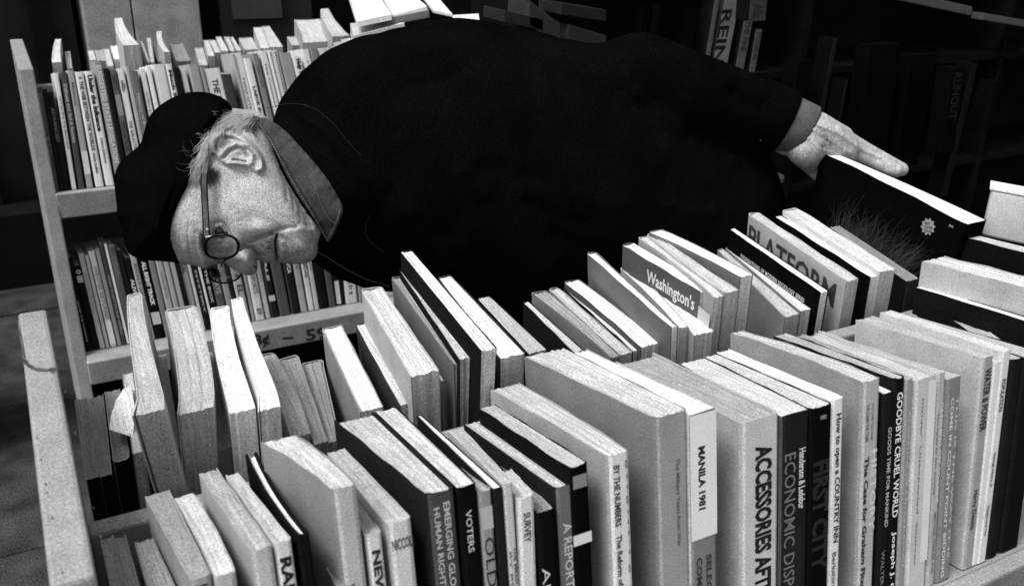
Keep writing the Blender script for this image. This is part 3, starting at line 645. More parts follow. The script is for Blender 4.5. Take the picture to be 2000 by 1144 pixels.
# back cart, far row: page tops rising behind the spines
S4o = S3o+np.array([0, 2*HALF, 0])
far = [
 B((101,122),(120,121),(108,77),(119,75),.5,.5,.8,b=-.002), B((131,135),(141,133),(126,101),(137,100),.4,.4,.7),
 B((176,118),(188,117),(171,99),(182,98),.5,.5,.75), B((190,120),(208,118),(184,98),(199,96),.3,.4,.5), B((210,130),(222,128),(200,95),(213,95),.4,.4,.7),
 B((223,116),(240,115),(215,90),(228,88),.6,.6,.9), B((241,90),(271,86),(224,36),(238,34),.5,.5,.8,b=-.006,look='tall fanned'),
 B((288,122),(293,121),(273,80),(278,80),.3,.3,.8), B((294,122),(301,121),(286,74),(294,73),.4,.4,.7), B((308,120),(318,119),(299,91),(309,90),.3,.3,.45),
 B((321,102),(331,100),(306,61),(316,60),.5,.5,.75,b=-.006), B((345,120),(372,118),(331,86),(355,83),.3,.3,.35),
 B((390,129),(405,126),(380,94),(396,92),.4,.4,.65), B((407,111),(419,108),(397,79),(407,78),.4,.4,.75), B((420,103),(431,102),(408,79),(419,77),.4,.4,.7),
 B((433,100),(446,99),(421,72),(431,71),.4,.4,.75), B((450,100),(459,99),(437,72),(446,71),.3,.3,.7), B((462,100),(471,98),(448,72),(455,72),.4,.4,.75),
 B((479,99),(503,94),(466,75),(491,72),.4,.4,.65), B((510,96),(525,92),(495,55),(510,52),.4,.4,.75), B((527,93),(552,90),(511,52),(525,50),.4,.4,.7),
 B((572,90),(588,86),(561,73),(574,70),.4,.4,.65), B((593,85),(648,79),(577,42),(620,34),.4,.4,.7,b=.004,look='very thick'), B((652,74),(680,67),(626,18),(641,16),.4,.4,.72,b=-.006),
]
for q, lb in zip(far, row_labels(far, "in the back cart's far row", True)): row_book(q, S4o, -TILT, True, lb, 'books in the far row of the back cart')
# opened books and a pile on top of the back cart
def pile(nm, lab, pts, th, m_pg, m_cv, y):
    """a lying book: quad in the photograph on a slanting surface at depth y"""
    t = thing(nm, lab, 'book', tuple(P(*pts[0], y)))
    o0 = P(*pts[0], y)
    q = [P(px, py, y+dy)-o0 for (px, py), dy in zip(pts, (0, 0, .16, .16))]
    up = np.array([0, 0, 1.0])
    for nm2, lo_, hi_, m_, gr in (('cover', -th, -th+.0015, m_cv, 1.02), ('pages', -th+.0017, 0, m_pg, 1.0)):
        bm = bmesh.new(); c0 = sum(q)/4
        a = [bm.verts.new(V(c0+(p-c0)*gr+up*lo_)) for p in q]; b = [bm.verts.new(V(c0+(p-c0)*gr+up*hi_)) for p in q]
        bm.faces.new(a); bm.faces.new(b[::-1])
        for i in range(4): bm.faces.new((a[i], a[(i+1) % 4], b[(i+1) % 4], b[i]))
        bmobj(nm2, bm, m_, t, bevel=.0008)
    return t
pile('book', 'wide open white book lying slanted on the back cart behind the bent back', [(698,42),(765,28),(735,-14),(682,-8)], .012, page_m(.9), cover_m(.5), 2.02)
pile('book', 'second open book with curling white leaves right of the wide one', [(768,30),(834,12),(792,-22),(742,-14)], .012, page_m(.9), cover_m(.4), 2.05)
pile('book', 'white pamphlet sloping down beside the open books', [(846,20),(884,28),(846,-16),(822,-12)], .006, page_m(.9), cover_m(.6), 2.08)
pile('book', 'dark grey bound book lying under the open books', [(748,38),(838,20),(834,12),(744,28)], .016, cover_m(.16), cover_m(.1), 2.04)
pile('book', 'white spined book lying at the end of the pile', [(884,44),(937,45),(935,27),(884,30)], .014, page_m(.9), cover_m(.7), 2.08)
pile('book', 'pale grey book lying low in the pile behind the shoulder', [(690,70),(790,45),(780,34),(684,46)], .025, page_m(.7), cover_m(.4), 2.03)

# ------------------------------------------------------------------ dark book shelves in the shop behind, right
M_WOOD = mat('shade_toned_wood', .006, .7, .3, 300, .4, 8, spec=.02)  # near-black: the deep shade is put into the wood colour
sx0, sy0 = 1.30, 2.30
case = thing('bookcase', 'dark tall bookcase in the shade behind the old man on the right', 'bookcase', (sx0, sy0, 0))
def cb(nm, o, ex, ey, ez, m=None): box(nm, o, ex, ey, ez, m or M_WOOD, case)
cb('back_panel', (0, .34, 0), (3.2, 0, 0), (0, .02, 0), (0, 0, 2.3)); 
for xx in (0, 1.05, 2.1, 3.18): cb('side_board', (xx, 0, .0), (.025, 0, 0), (0, .338, 0), (0, 0, 2.3))
for zz in (.1, .52, .93, 1.36, 1.80): cb('shelf', (.027, .003, zz), (3.15, 0, 0), (0, .33, 0), (0, 0, .025))
cb('top_board', (-.02, -.02, 2.302), (3.24, 0, 0), (0, .38, 0), (0, 0, .03))  # closed top out of view, added to shade the shelves
YC = np.array([0, sy0+.02, 0])
def dk(xa, ya, xb, yb, wpx, v, ti=None, tv=.03, lab='', y=None, grp='dark books behind on the right', run=(.05, .6), c=(.2, .8)):
    """an upright book whose left edge runs from (xa,ya) down to (xb,yb)"""
    pl = YC if y is None else np.array([0, y, 0])
    A = hit(xa, ya, pl, YA); E_ = hit(xb, yb, pl, YA); Bq = hit(xa+wpx, ya, pl, YA); h = A[2]-E_[2]; lean = (E_[0]-A[0])/h
    v = v*(.5 if y is None else .22) if v > .1 else v*.15; tv = tv*.4  # values cut so the books carry the deep shade in their colour
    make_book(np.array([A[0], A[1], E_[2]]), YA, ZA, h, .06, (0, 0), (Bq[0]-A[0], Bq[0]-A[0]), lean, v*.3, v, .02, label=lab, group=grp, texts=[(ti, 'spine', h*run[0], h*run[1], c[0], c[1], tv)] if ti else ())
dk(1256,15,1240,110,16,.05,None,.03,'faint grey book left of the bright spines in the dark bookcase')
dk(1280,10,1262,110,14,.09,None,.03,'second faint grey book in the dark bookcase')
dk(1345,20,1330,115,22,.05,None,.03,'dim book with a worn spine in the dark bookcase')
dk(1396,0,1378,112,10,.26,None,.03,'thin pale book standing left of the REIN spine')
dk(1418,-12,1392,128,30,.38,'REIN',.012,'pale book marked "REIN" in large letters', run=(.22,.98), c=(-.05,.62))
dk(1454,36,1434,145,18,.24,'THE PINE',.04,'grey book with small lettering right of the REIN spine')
dk(1477,58,1460,155,13,.22,'STUDIES IN',.04,'narrow grey book, last of the pale spines')
dk(1466,-6,1462,42,34,.30,'A8a',.05,'white tag or card stuck in front of the pale spines', y=2.18, run=(.3,.9))
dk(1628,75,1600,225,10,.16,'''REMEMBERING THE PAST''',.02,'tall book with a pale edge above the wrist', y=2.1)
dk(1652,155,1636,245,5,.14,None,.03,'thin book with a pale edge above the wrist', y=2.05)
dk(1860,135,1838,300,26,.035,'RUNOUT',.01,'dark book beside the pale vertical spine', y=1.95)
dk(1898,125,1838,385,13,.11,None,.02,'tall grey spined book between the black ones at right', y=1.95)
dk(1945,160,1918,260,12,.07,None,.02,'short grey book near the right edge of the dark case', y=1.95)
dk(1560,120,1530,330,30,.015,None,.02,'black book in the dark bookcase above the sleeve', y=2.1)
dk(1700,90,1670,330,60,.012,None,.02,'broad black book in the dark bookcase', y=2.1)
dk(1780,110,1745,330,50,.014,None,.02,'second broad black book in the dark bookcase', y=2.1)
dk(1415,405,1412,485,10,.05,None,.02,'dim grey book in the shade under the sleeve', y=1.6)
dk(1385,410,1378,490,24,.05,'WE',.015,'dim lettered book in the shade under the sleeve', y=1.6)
# boards and boxes, their dim shade put into the colours
def bar(nm, lab, cat, a, b, y, hgt, dep, v):
    p0 = hit(*a, np.array([0, y, 0]), YA); p1 = hit(*b, np.array([0, y, 0]), YA)
    bm = bmesh.new(); box_bm(bm, (0, 0, 0), p1-p0, (0, dep, 0), (0, 0, -hgt)); o = bmobj(nm, bm, mat('board_%d' % int(v*450), v*.45, .7, spec=.02), None, bevel=.002); o.location = V(p0)
    o['label'] = lab; o['category'] = cat
bar('hanging_board', 'pale underside board hanging at the top right', 'board', (1738,-22), (1900,14), 2.25, .030, .05, .22)
bar('hanging_board', 'second pale board at the top right corner', 'board', (1922,26), (2060,50), 2.25, .024, .05, .22)
bar('cardboard_tray', 'shallow pale tray just under the dark sleeve', 'tray', (1452,322), (1530,352), 2.20, .010, .10, .40)
bar('paper_stack', 'small folded pale card lying on the tray', 'card', (1500,330), (1532,343), 2.195, .018, .05, .45)
for k, (a, b, v) in enumerate((((985,20),(1062,38),.06),((1035,2),(1095,48),.09),((1096,6),(1185,20),.05),((1110,48),(1185,70),.07))):
    bar('paper_stack', ('dim folded papers behind the back, left heap', 'dim pale folder leaning in the left heap', 'dim box in the dark above the back', 'dim strip of card in the dark above the back')[k], 'papers', a, b, 2.15, .03+.03*(k % 2), .12, v)

zt_ = hit(1090, 60, np.array([0, 2.15, 0]), YA)
st = thing('display_stand', 'black stand in the shade carrying the dim papers behind the back', 'stand', (zt_[0], 2.2, 0))
M_ST = mat('shade_and_board_black', .008, .8, spec=.02)
box('stand_top', (-.16, -.07, zt_[2]-.075), (.40, 0, 0), (0, .22, 0), (0, 0, .02), M_ST, st)
for ax in (-.14, .19):
    for ay in (-.05, .11): box('leg', (ax, ay, 0), (.03, 0, 0), (0, .03, 0), (0, 0, zt_[2]-.076), M_ST, st)
# ------------------------------------------------------------------ the old man
M_JK = mat('jacket_black', .0028, .9, .4, 600, .35, 10, bump=.5, bumpscale=500, spec=.0)
M_BERET = mat('beret_black', .0025, .95, .4, 900, .3, 20, bump=.4, bumpscale=700, spec=.0)
M_SKIN = mat('old_skin', .43, .6, .36, 640, .18, 70, bump=.6, bumpscale=520, spec=.2)
M_DENIM = mat('shirt_denim', .052, .85, .35, 800, .4, 60, bump=.6, bumpscale=900, spec=.05)
M_HAIR = mat('hair_grey', .50, .6, .15, 900, .2, 60); M_HAIRM = mat('hair_mid', .16, .6, .15, 900, .2, 60)
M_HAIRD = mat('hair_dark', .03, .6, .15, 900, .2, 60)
M_FRAME = mat('spectacle_frame', .004, .25, .1, 900, .1, 60, spec=.12)
M_THREAD = mat('thread_pale', .16, .8, .1); M_THREADD = mat('thread_dark', .018, .8, .1)
man = thing('person', 'old man in black beret, black jacket and glasses bending over the front cart to read', 'person', tuple(P(1180, 420, 1.42)*np.array([1, 1, 0])))
ML = Vector(man.location)
def mo(o): o.location = -ML; return o

def poly_dist(pts, poly, closed=True):
    poly = np.asarray(poly, float); n = len(poly); best = np.full(len(pts), 1e9); near = np.zeros_like(pts)
    for i in range(n if closed else n-1):
        a = poly[i]; b = poly[(i+1) % n]; ab = b-a; tt = np.clip(((pts-a)@ab)/(ab@ab+1e-9), 0, 1); c = a+tt[:, None]*ab
        dd = np.hypot(*(pts-c).T); m_ = dd < best; best[m_] = dd[m_]; near[m_] = c[m_]
    return best, near
def inside(pts, poly):
    poly = np.asarray(poly, float); r = np.zeros(len(pts), bool); n = len(poly); x, y = pts.T
    for i in range(n):
        x1, y1 = poly[i]; x2, y2 = poly[(i+1) % n]
        c = ((y1 > y) != (y2 > y)) & (x < (x2-x1)*(y-y1)/(y2-y1+1e-12)+x1); r ^= c
    return r
def smoothpoly(poly, it=2):
    p = np.asarray(poly, float)
    for _ in range(it):
        q = np.roll(p, -1, 0); p = np.stack([p*.75+q*.25, p*.25+q*.75], 1).reshape(-1, 2)
    return p
def relief(poly, step, wfun, bfun, depth):
    """a solid grown from an outline: every point keeps its direction, thickness grows inwards to both sides"""
    poly = np.asarray(poly, float); lo_ = poly.min(0)-step*2; hi_ = poly.max(0)+step*2
    nx, ny = (np.ceil((hi_-lo_)/step)).astype(int); gx, gy = np.meshgrid(np.arange(nx)*step+lo_[0], np.arange(ny)*step+lo_[1], indexing='ij')
    pts = np.stack([gx.ravel(), gy.ravel()], 1); ins = inside(pts, poly); dd, near = poly_dist(pts, poly)
    use = ins | (dd < step*1.45); moved = np.where(ins[:, None], pts, near); dd = np.where(ins, dd, 0)
    wf = wfun(moved, dd); wb = bfun(moved, dd)
    id_ = -np.ones(len(pts), int); verts = []; faces = []
    def idx(i, j): return i*ny+j
    front = {}; cells = []
    insg = ins.reshape(nx, ny); useg = use.reshape(nx, ny)
    for i in range(nx-1):
        for j in range(ny-1):
            c = (idx(i, j), idx(i+1, j), idx(i+1, j+1), idx(i, j+1))
            if all(use[k] for k in c) and any(ins[k] for k in c): cells.append(c)
    used = sorted(set(k for c in cells for k in c)); mp = {k: n for n, k in enumerate(used)}
    nn = len(used)
    dirs = moved[used]; R = np.array([ray(a, b) for a, b in dirs])
    F = CAM+R*(depth-wf[used])[:, None]; Bk = CAM+R*(depth+wb[used])[:, None]
    verts = np.vstack([F, Bk]); faces = []
    for c in cells:
        a = [mp[k] for k in c]; faces.append(tuple(a)); faces.append(tuple(k+nn for k in a[::-1]))
    return verts, faces
def stroke(pts, path, wd, amp, closed=False, pw=2):
    d_, _ = poly_dist(pts, path, closed); return amp*np.exp(-(d_/wd)**pw)

DH = 1.13
head_poly = smoothpoly([(338,506),(350,515),(376,517),(398,525),(412,523),(424,516),(436,513),(446,520),(462,530),(478,537),(492,538),(502,531),(504,518),(500,505),(508,510),(520,515),(533,511),(540,508),(547,513),(560,515),(580,516),(600,515),(614,506),(621,492),(620,475),(626,462),(632,452),(624,425),(606,390),(584,352),(562,310),(545,268),(532,238),(505,216),(455,212),(400,205),(340,220),(295,260),(268,320),(270,400),(292,460),(318,494)], 2)
ear_poly = smoothpoly([(412,292),(411,268),(430,257),(455,258),(478,268),(500,290),(515,312),(517,330),(505,338),(492,330),(478,322),(455,322),(440,322),(428,312)], 2)
def headw(p, d):
    R = 118.; q = 1-np.minimum(d, R)/R; w_ = .073*np.sqrt(np.maximum(0, 1-q**2.2))
    # neck is thinner than the skull
    G = lambda cx, cy, sx, sy, a: a*np.exp(-(((p[:, 0]-cx)/sx)**2+((p[:, 1]-cy)/sy)**2))
    w_ += G(500, 390, 70, 45, .006)          # cheek bone / jaw muscle
    w_ += G(430, 400, 26, 50, -.004)         # temple
    w_ += G(428, 462, 20, 24, -.012)         # eye socket
    w_ += G(442, 476, 12, 16, .004)          # lower lid bag
    w_ += G(398, 478, 12, 30, .006)          # brow ridge
    w_ += G(505, 448, 26, 16, .007)          # cheek pushed up
    w_ += G(496, 522, 4, 3, -.006)
    w_ += G(486, 509, 15, 16, .014)          # nose wing
    w_ += G(462, 505, 20, 9, .005)
    w_ += G(590, 488, 18, 20, .004)          # chin
    w_ += G(522, 488, 12, 18, .005)          # upper lip
    w_ += G(556, 494, 10, 16, .004)          # lower lip
    w_ += stroke(p, [(470,480),(480,474),(497,468),(515,462),(531,455)], 3.8, -.0095)
    w_ += stroke(p, [(531,455),(548,448),(566,444),(578,444)], 3.8, -.0038)
    w_ += stroke(p, [(546,446),(566,438),(590,436)], 9, -.0012)
    w_ += stroke(p, [(468,488),(478,481),(494,483),(503,496)], 3.2, -.0105)
    w_ += stroke(p, [(541,458),(538,470),(539,485),(541,510)], 2.8, -.0095)
    w_ += stroke(p, [(530,466),(529,485),(531,505)], 4, .0022)+stroke(p, [(550,474),(550,490),(551,508)], 4.5, .0030)
    w_ += G(524, 486, 14, 20, -.003)
    w_ += stroke(p, [(549,462),(560,470),(563,486),(562,504)], 4.5, -.0034)
    w_ += stroke(p, [(585,436),(600,440),(612,455)], 3.5, -.0015)
    for pa_, am in (([(352,448),(352,470),(356,495),(360,514)], -.0011), ([(368,440),(368,470),(374,500),(378,515)], -.0011), ([(384,452),(384,480),(390,506)], -.0012)): w_ += stroke(p, pa_, 3.4, am)
    for pa_ in ([(445,440),(462,432),(475,430)], [(442,434),(456,422),(470,416)], [(440,428),(450,414),(458,406)]): w_ += stroke(p, pa_, 3, -.0004)
    w_ += stroke(p, [(418,436),(428,432),(438,436),(446,448),(452,462)], 2.5, -.003)    # upper lid fold
    w_ += stroke(p, [(423,442),(431,440),(440,452)], 3, .0035)
    for k in range(5): w_ += stroke(p, [(548+k*13, 330+k*22), (558+k*13, 360+k*22), (562+k*13, 392+k*18)], 4.0, -.0016)
    w_ += stroke(p, [(540,300),(565,350),(590,410),(606,440)], 8, -.003)
    w_ += stroke(p, [(520,345),(545,372),(570,410)], 12, .002)
    # ear
    de, _ = poly_dist(p, ear_poly); ie = inside(p, ear_poly); sd_ = np.where(ie, de, -de)
    w_ += .0070/(1+np.exp(-sd_/1.7))
    w_ -= .0010*np.exp(-((sd_+4)/3.5)**2)                                    # crease round the ear
    w_ += stroke(p, [(417,296),(414,276),(430,262),(455,262),(477,273),(497,292),(511,313),(512,329),(503,333)], 4.2, .0034)
    w_ += stroke(p, [(422,292),(421,276),(434,269),(455,270),(473,281),(490,297),(502,314)], 3.0, -.0040)
    w_ += G(468, 304, 16, 9, -.0045)
    w_ += stroke(p, [(437,306),(448,294),(463,288),(478,294),(484,306)], 4.0, -.0046)
    w_ += stroke(p, [(432,303),(444,288),(463,279),(483,286),(494,301),(491,318)], 4.2, .0034)
    w_ += stroke(p, [(434,285),(452,279)], 4, -.003)
    w_ += stroke(p, [(446,319),(462,318),(474,323)], 3.4, .0055)
    w_ += stroke(p, [(456,312),(470,314),(480,316)], 2.5, -.006)
    return np.maximum(w_, 0)*np.minimum(1, .35+d/4.)*(d > 0)
def headb(p, d):
    R = 118.; q = 1-np.minimum(d, R)/R; return .078*np.sqrt(np.maximum(0, 1-q**2.2))
hv, hf = relief(head_poly, 1.25, headw, headb, DH)

def capsule_chain(bm, chain):
    """round-section limbs: (px, py, depth, radius px)"""
    for i in range(len(chain)-1):
        (x0, y0, d0, r0), (x1, y1, d1, r1) = chain[i], chain[i+1]
        a = P(x0, y0, d0); b = P(x1, y1, d1); ra = r0*d0/FPX; rb = r1*d1/FPX
        n = max(2, int(np.linalg.norm(b-a)/(min(ra, rb)*.22)))
        for k in range(n+1):
            q = k/n; c = a+(b-a)*q; rr = ra+(rb-ra)*q
            bmesh.ops.create_icosphere(bm, subdivisions=3, radius=rr, matrix=Matrix.Translation(V(c)))
def remesh_obj(name, bm, m, parent, vox, smooth_it=6, disp=0, dscale=8, keep=False):
    o = bmobj(name, bm, m, None, smooth=True); r = o.modifiers.new('remesh', 'REMESH'); r.mode = 'VOXEL'; r.voxel_size = vox; r.use_smooth_shade = True
    s_ = o.modifiers.new('smooth', 'SMOOTH'); s_.factor = .5; s_.iterations = smooth_it
    bpy.context.view_layer.update(); dg = bpy.context.evaluated_depsgraph_get()
    me = bpy.data.meshes.new_from_object(o.evaluated_get(dg)); old = o.data; o.modifiers.clear(); o.data = me; bpy.data.meshes.remove(old)
    if not me.materials: me.materials.append(m)
    if parent: o.parent = parent
    return o
# torso, pelvis, far arm, hidden neck
pel = P(1230, 440, 1.55)
bm = bmesh.new()
capsule_chain(bm, [(560,330,1.16,70),(640,340,1.18,75),(760,310,1.27,120),(950,290,1.36,150),(1150,330,1.47,150),(1230,420,1.55,140)])
capsule_chain(bm, [(860,180,1.28,70),(1245,158,1.33,50),(1480,240,1.37,44),(1560,262,1.38,42)])
# hand
hand = [
 [(1545,255,1.305,50),(1585,266,1.30,50),(1612,274,1.30,43),(1640,290,1.31,38)],
 [(1600,262,1.30,38),(1640,272,1.31,28)],
 [(1640,285,1.31,32),(1672,296,1.315,23),(1700,311,1.315,19),(1728,325,1.31,17),(1748,333,1.305,15)],   # index along the top
 [(1650,284,1.335,28),(1690,300,1.340,21),(1730,318,1.345,17),(1760,331,1.345,14)],     # middle, beside it
 [(1640,300,1.325,30),(1672,318,1.335,20),(1705,338,1.34,16),(1725,366,1.335,14),(1730,384,1.33,13)],     # ring, hooked down behind the book
 [(1620,318,1.33,24),(1634,350,1.35,15),(1652,378,1.355,12),(1662,400,1.35,11)],                          # little
 [(1574,288,1.295,38),(1588,318,1.29,24),(1604,342,1.29,16),(1624,362,1.29,13)],                       # thumb at the near side
]
bmh = bmesh.new()
hand = [[(a, b, c+.08+(.045 if ch is hand[-1] and i_ > 0 else 0), r_) for i_, (a, b, c, r_) in enumerate(ch)] for ch in hand]
for ch in hand: capsule_chain(bmh, ch)
ht = remesh_obj('tmp_hand', bmh, M_SKIN, None, .0022, 5)
bt = remesh_obj('tmp_torso', bm, M_SKIN, None, .008, 4)
# knuckle tendons and veins pressed into the hand
hvv = np.array([tuple(v.co) for v in ht.data.vertices]); hff = [tuple(p.vertices) for p in ht.data.polygons]
rel = hvv-CAM; dep = rel@_fwd; hpx = np.stack([1000+FPX*(rel@_r)/dep, 572-FPX*(rel@_u)/dep], 1)
am = np.zeros(len(hvv))
for pa_, a_ in (([(1600,245),(1640,262),(1680,290),(1720,308)], .0026), ([(1585,250),(1625,275),(1660,300)], .0024), ([(1570,262),(1600,290),(1640,305)], .0018), ([(1610,240),(1635,255)], .0010)): am += stroke(hpx, pa_, 3.0, a_)
for pa_ in ([(1640,262),(1648,292)], [(1722,306),(1730,330)], [(1728,306),(1736,330)], [(1668,274),(1672,300)], [(1752,318),(1750,345)]): am += stroke(hpx, pa_, 1.6, -.0018)
for k in range(16):
    x = random.uniform(1575, 1735); am += stroke(hpx, [(x, 225+(x-1575)*.42), (x+random.uniform(4, 12), 262+(x-1575)*.42)], 1.5, -.0008)
am += stroke(hpx, [(1640,248),(1650,268)], 7, .002)
hvv = hvv-(rel/np.linalg.norm(rel, axis=1)[:, None])*am[:, None]
tv = np.array([tuple(v.co) for v in bt.data.vertices]); tf = [tuple(p.vertices) for p in bt.data.polygons]
for o in (ht, bt): bpy.data.objects.remove(o)
allv = np.vstack([hv, tv, hvv]); o1 = len(hv); o2 = o1+len(tv)
allf = hf+[tuple(k+o1 for k in f) for f in tf]+[tuple(k+o2 for k in f) for f in hff]
body = mo(meshobj('body', allv, allf, M_SKIN, man, smooth=True))
# nail on the index finger
nv = []; 
# ---- jacket: one skin over torso and sleeve
bm = bmesh.new()
capsule_chain(bm, [(568,268,1.105,47),(606,322,1.105,62),(655,380,1.12,78),(700,400,1.19,115)])
capsule_chain(bm, [(650,333,1.20,120),(690,385,1.22,128),(778,322,1.28,252)])
capsule_chain(bm, [(778,322,1.28,252),(895,312,1.33,268),(1000,342,1.38,276),(1110,390,1.46,296),(1225,470,1.55,310)])
capsule_chain(bm, [(905,200,1.24,120),(1000,190,1.27,115),(1180,180,1.31,92),(1250,152,1.33,88),(1330,178,1.325,82),(1440,210,1.37,72),(1474,222,1.38,66)])
capsule_chain(bm, [(778,360,1.26,190),(900,420,1.25,150),(1000,450,1.32,180)])
jk = remesh_obj('jacket', bm, M_JK, man, .007, 8)
# folds
rng = np.random.default_rng(3)
jv = np.array([tuple(v.co) for v in jk.data.vertices]); nrm = np.array([tuple(v.normal) for v in jk.data.vertices])
rel = jv-CAM; dep = rel@_fwd; jpx = np.stack([1000+FPX*(rel@_r)/dep, 572-FPX*(rel@_u)/dep], 1)
am = np.zeros(len(jv))
for k in range(26):
    x = rng.uniform(620, 1500); y = rng.uniform(100, 480); a = rng.normal(.5, .5); L_ = rng.uniform(50, 140)
    am += stroke(jpx, [(x, y), (x+L_*math.cos(a)*.5, y+L_*math.sin(a)*.5+8), (x+L_*math.cos(a), y+L_*math.sin(a))], rng.uniform(8, 18), rng.choice([-1, 1])*rng.uniform(.003, .007))
am *= np.clip((jv-CAM)@_fwd < 1.35, .3, 1)
jv = jv+nrm*am[:, None]
# cut the sleeve end open: push vertices beyond the cuff line back inside
c0 = np.array([1540., 240.]); axd = np.array([(1592-1515), (243-150)*.45]); axd = axd/np.linalg.norm(axd)
over = (jpx-c0)@axd; m_ = (jpx[:, 0] > 1480) & (over > 0)
jk.data.vertices.foreach_set('co', jv.ravel()); jk.data.update(); mo(jk)
# ---- trousers and shoes
bm = bmesh.new()
pl_ = P(1225, 470, 1.55)
def sph(bm, c, r_): bmesh.ops.create_icosphere(bm, subdivisions=3, radius=r_, matrix=Matrix.Translation(V(c)))
for sd_ in (-1, 1):
    hip = pl_+np.array([.05, .09*sd_+.03, .0]); knee = hip*1.0; knee = np.array([hip[0]+.02, hip[1]+.02*sd_, .50]); ank = np.array([hip[0]+.05, hip[1]+.03*sd_, .12])
    for a, b, ra, rb in ((hip, knee, .115, .085), (knee, ank, .085, .065)):
        for k in range(13): q = k/12; sph(bm, a+(b-a)*q, ra+(rb-ra)*q)
tr = mo(remesh_obj('trousers', bm, mat('trousers_dark', .015, .9), man, .012, 5))
for sd_ in (-1, 1):
    bm = bmesh.new(); hip = pl_+np.array([.10, .09*sd_+.03, .0])
    base = np.array([hip[0], hip[1]+.03*sd_, .05])
    for k in range(9): q = k/8; sph(bm, base+np.array([-.20*q, .0, -.012*q]), .052-.012*q)
    mo(remesh_obj('shoe', bm, mat('shoe_black', .02, .4), man, .008, 4))
# ---- shirt cuff: a tube round the wrist
def ring(cx, cy, d, rx, ang, n=28, wav=.0):
    c = P(cx, cy, d); s_ = d/FPX
    ax = _r*math.cos(ang)-_u*math.sin(ang)          # across the arm in view
    out = []
    for k in range(n):
        a = 2*math.pi*k/n; out.append(c+ax*rx*s_*math.cos(a)*(1+wav*math.sin(3*a))-_fwd*rx*s_*.92*math.sin(a))
    return out
n = 28; rings = [ring(1528,238,1.376,57,math.radians(115)), ring(1540,243,1.376,56,math.radians(115)), ring(1556,249,1.377,54.5,math.radians(117)), ring(1572,256,1.378,53.5,math.radians(119), wav=.015), ring(1575,257,1.378,51.5,math.radians(119), wav=.015), ring(1560,252,1.378,50,math.radians(117)), ring(1535,243,1.377,50,math.radians(115))]
cv = [p for r_ in rings for p in r_]; cf = []
for i in range(len(rings)-1):
    for k in range(n): cf.append((i*n+k, i*n+(k+1) % n, (i+1)*n+(k+1) % n, (i+1)*n+k))
cuff = mo(meshobj('shirt_cuff', cv, cf, mat('cuff_denim', .10, .85, .35, 800, .3, 40, bump=.5, bumpscale=900, spec=.05), man, smooth=True))
# sleeve end: black hem ring over the cuff
rings = [ring(1470,217,1.375,68,math.radians(111)), ring(1500,226,1.377,66,math.radians(113)), ring(1520,234,1.376,64,math.radians(114)), ring(1533,240,1.376,62.5,math.radians(115)), ring(1536,241,1.376,60,math.radians(115)), ring(1525,237,1.376,58,math.radians(115))]
cv = [p for r_ in rings for p in r_]; cf = []
for i in range(len(rings)-1):
    for k in range(n): cf.append((i*n+k, i*n+(k+1) % n, (i+1)*n+(k+1) % n, (i+1)*n+k))
mo(meshobj('sleeve_hem', cv, cf, M_JK, man, smooth=True))
# ---- beret
beret_poly = smoothpoly([(457,216),(444,196),(418,183),(385,178),(352,184),(326,196),(304,212),(288,232),(280,262),(274,284),(252,300),(232,318),(222,345),(224,370),(228,400),(228,425),(238,440),(243,475),(252,498),(280,508),(312,510),(338,512),(352,517),(345,500),(333,470),(334,440),(343,410),(355,385),(368,362),(388,325),(400,290),(415,265),(436,240)], 2)
edge = [(352,517),(345,500),(333,470),(334,440),(343,410),(355,385),(368,362),(388,325),(400,290),(415,265),(436,240),(457,216)]
outer_b = [(457,216),(444,196),(418,183),(385,178),(352,184),(326,196),(304,212),(288,232),(280,262),(274,284),(252,300),(232,318),(222,345),(224,370),(228,400),(228,425),(238,440),(243,475),(252,498),(280,508),(312,510),(338,512),(352,517)]
hp_d = lambda p: poly_dist(p, head_poly)[0]*inside(p, head_poly)
def berw(p, d):
    do, _ = poly_dist(p, outer_b, False); de, _ = poly_dist(p, edge, False)
    R = 85.; q = 1-np.minimum(do, R)/R; w_ = .078*np.sqrt(np.maximum(0, 1-q**2.2))
    hw = headw(p, hp_d(p)); off = .010*np.minimum(1, de/9.)**.5-.002
    w_ = np.maximum(w_*np.minimum(1, .6+de/60.), hw+off)
    w_ += stroke(p, [(300,240),(310,290),(330,330)], 14, -.006)+stroke(p, [(250,330),(290,350),(320,390)], 12, -.004)+stroke(p, [(245,440),(280,430),(310,450)], 12, .004)
    return np.where(do < .6, 0, w_)
def berb(p, d):
    do, _ = poly_dist(p, outer_b, False); R = 85.; q = 1-np.minimum(do, R)/R; return np.where(do < .6, 0, .086*np.sqrt(np.maximum(0, 1-q**2.2)))
bv, bf = relief(beret_poly, 2.4, berw, berb, DH)
mo(meshobj('beret', bv, bf, M_BERET, man, smooth=True))
# ---- surfaces to lay small things on
dg = bpy.context.evaluated_depsgraph_get()
bvh_h = BVHTree.FromPolygons([V(q) for q in hv], hf)
bvh_j = BVHTree.FromPolygons([V(q) for q in jv], [tuple(p.vertices) for p in jk.data.polygons])
def surf(px, py, off=.001, bv_=None):
    rr = ray(px, py); dn = V(rr).normalized(); best = None
    for b in (bv_,) if bv_ else (bvh_h, bvh_j):
        h_ = b.ray_cast(V(CAM), dn)
        if h_[0] is not None and (best is None or h_[3] < best): best = h_[3]
    if best is None: return P(px, py, DH)
    return CAM+np.array(dn)*(best-off)
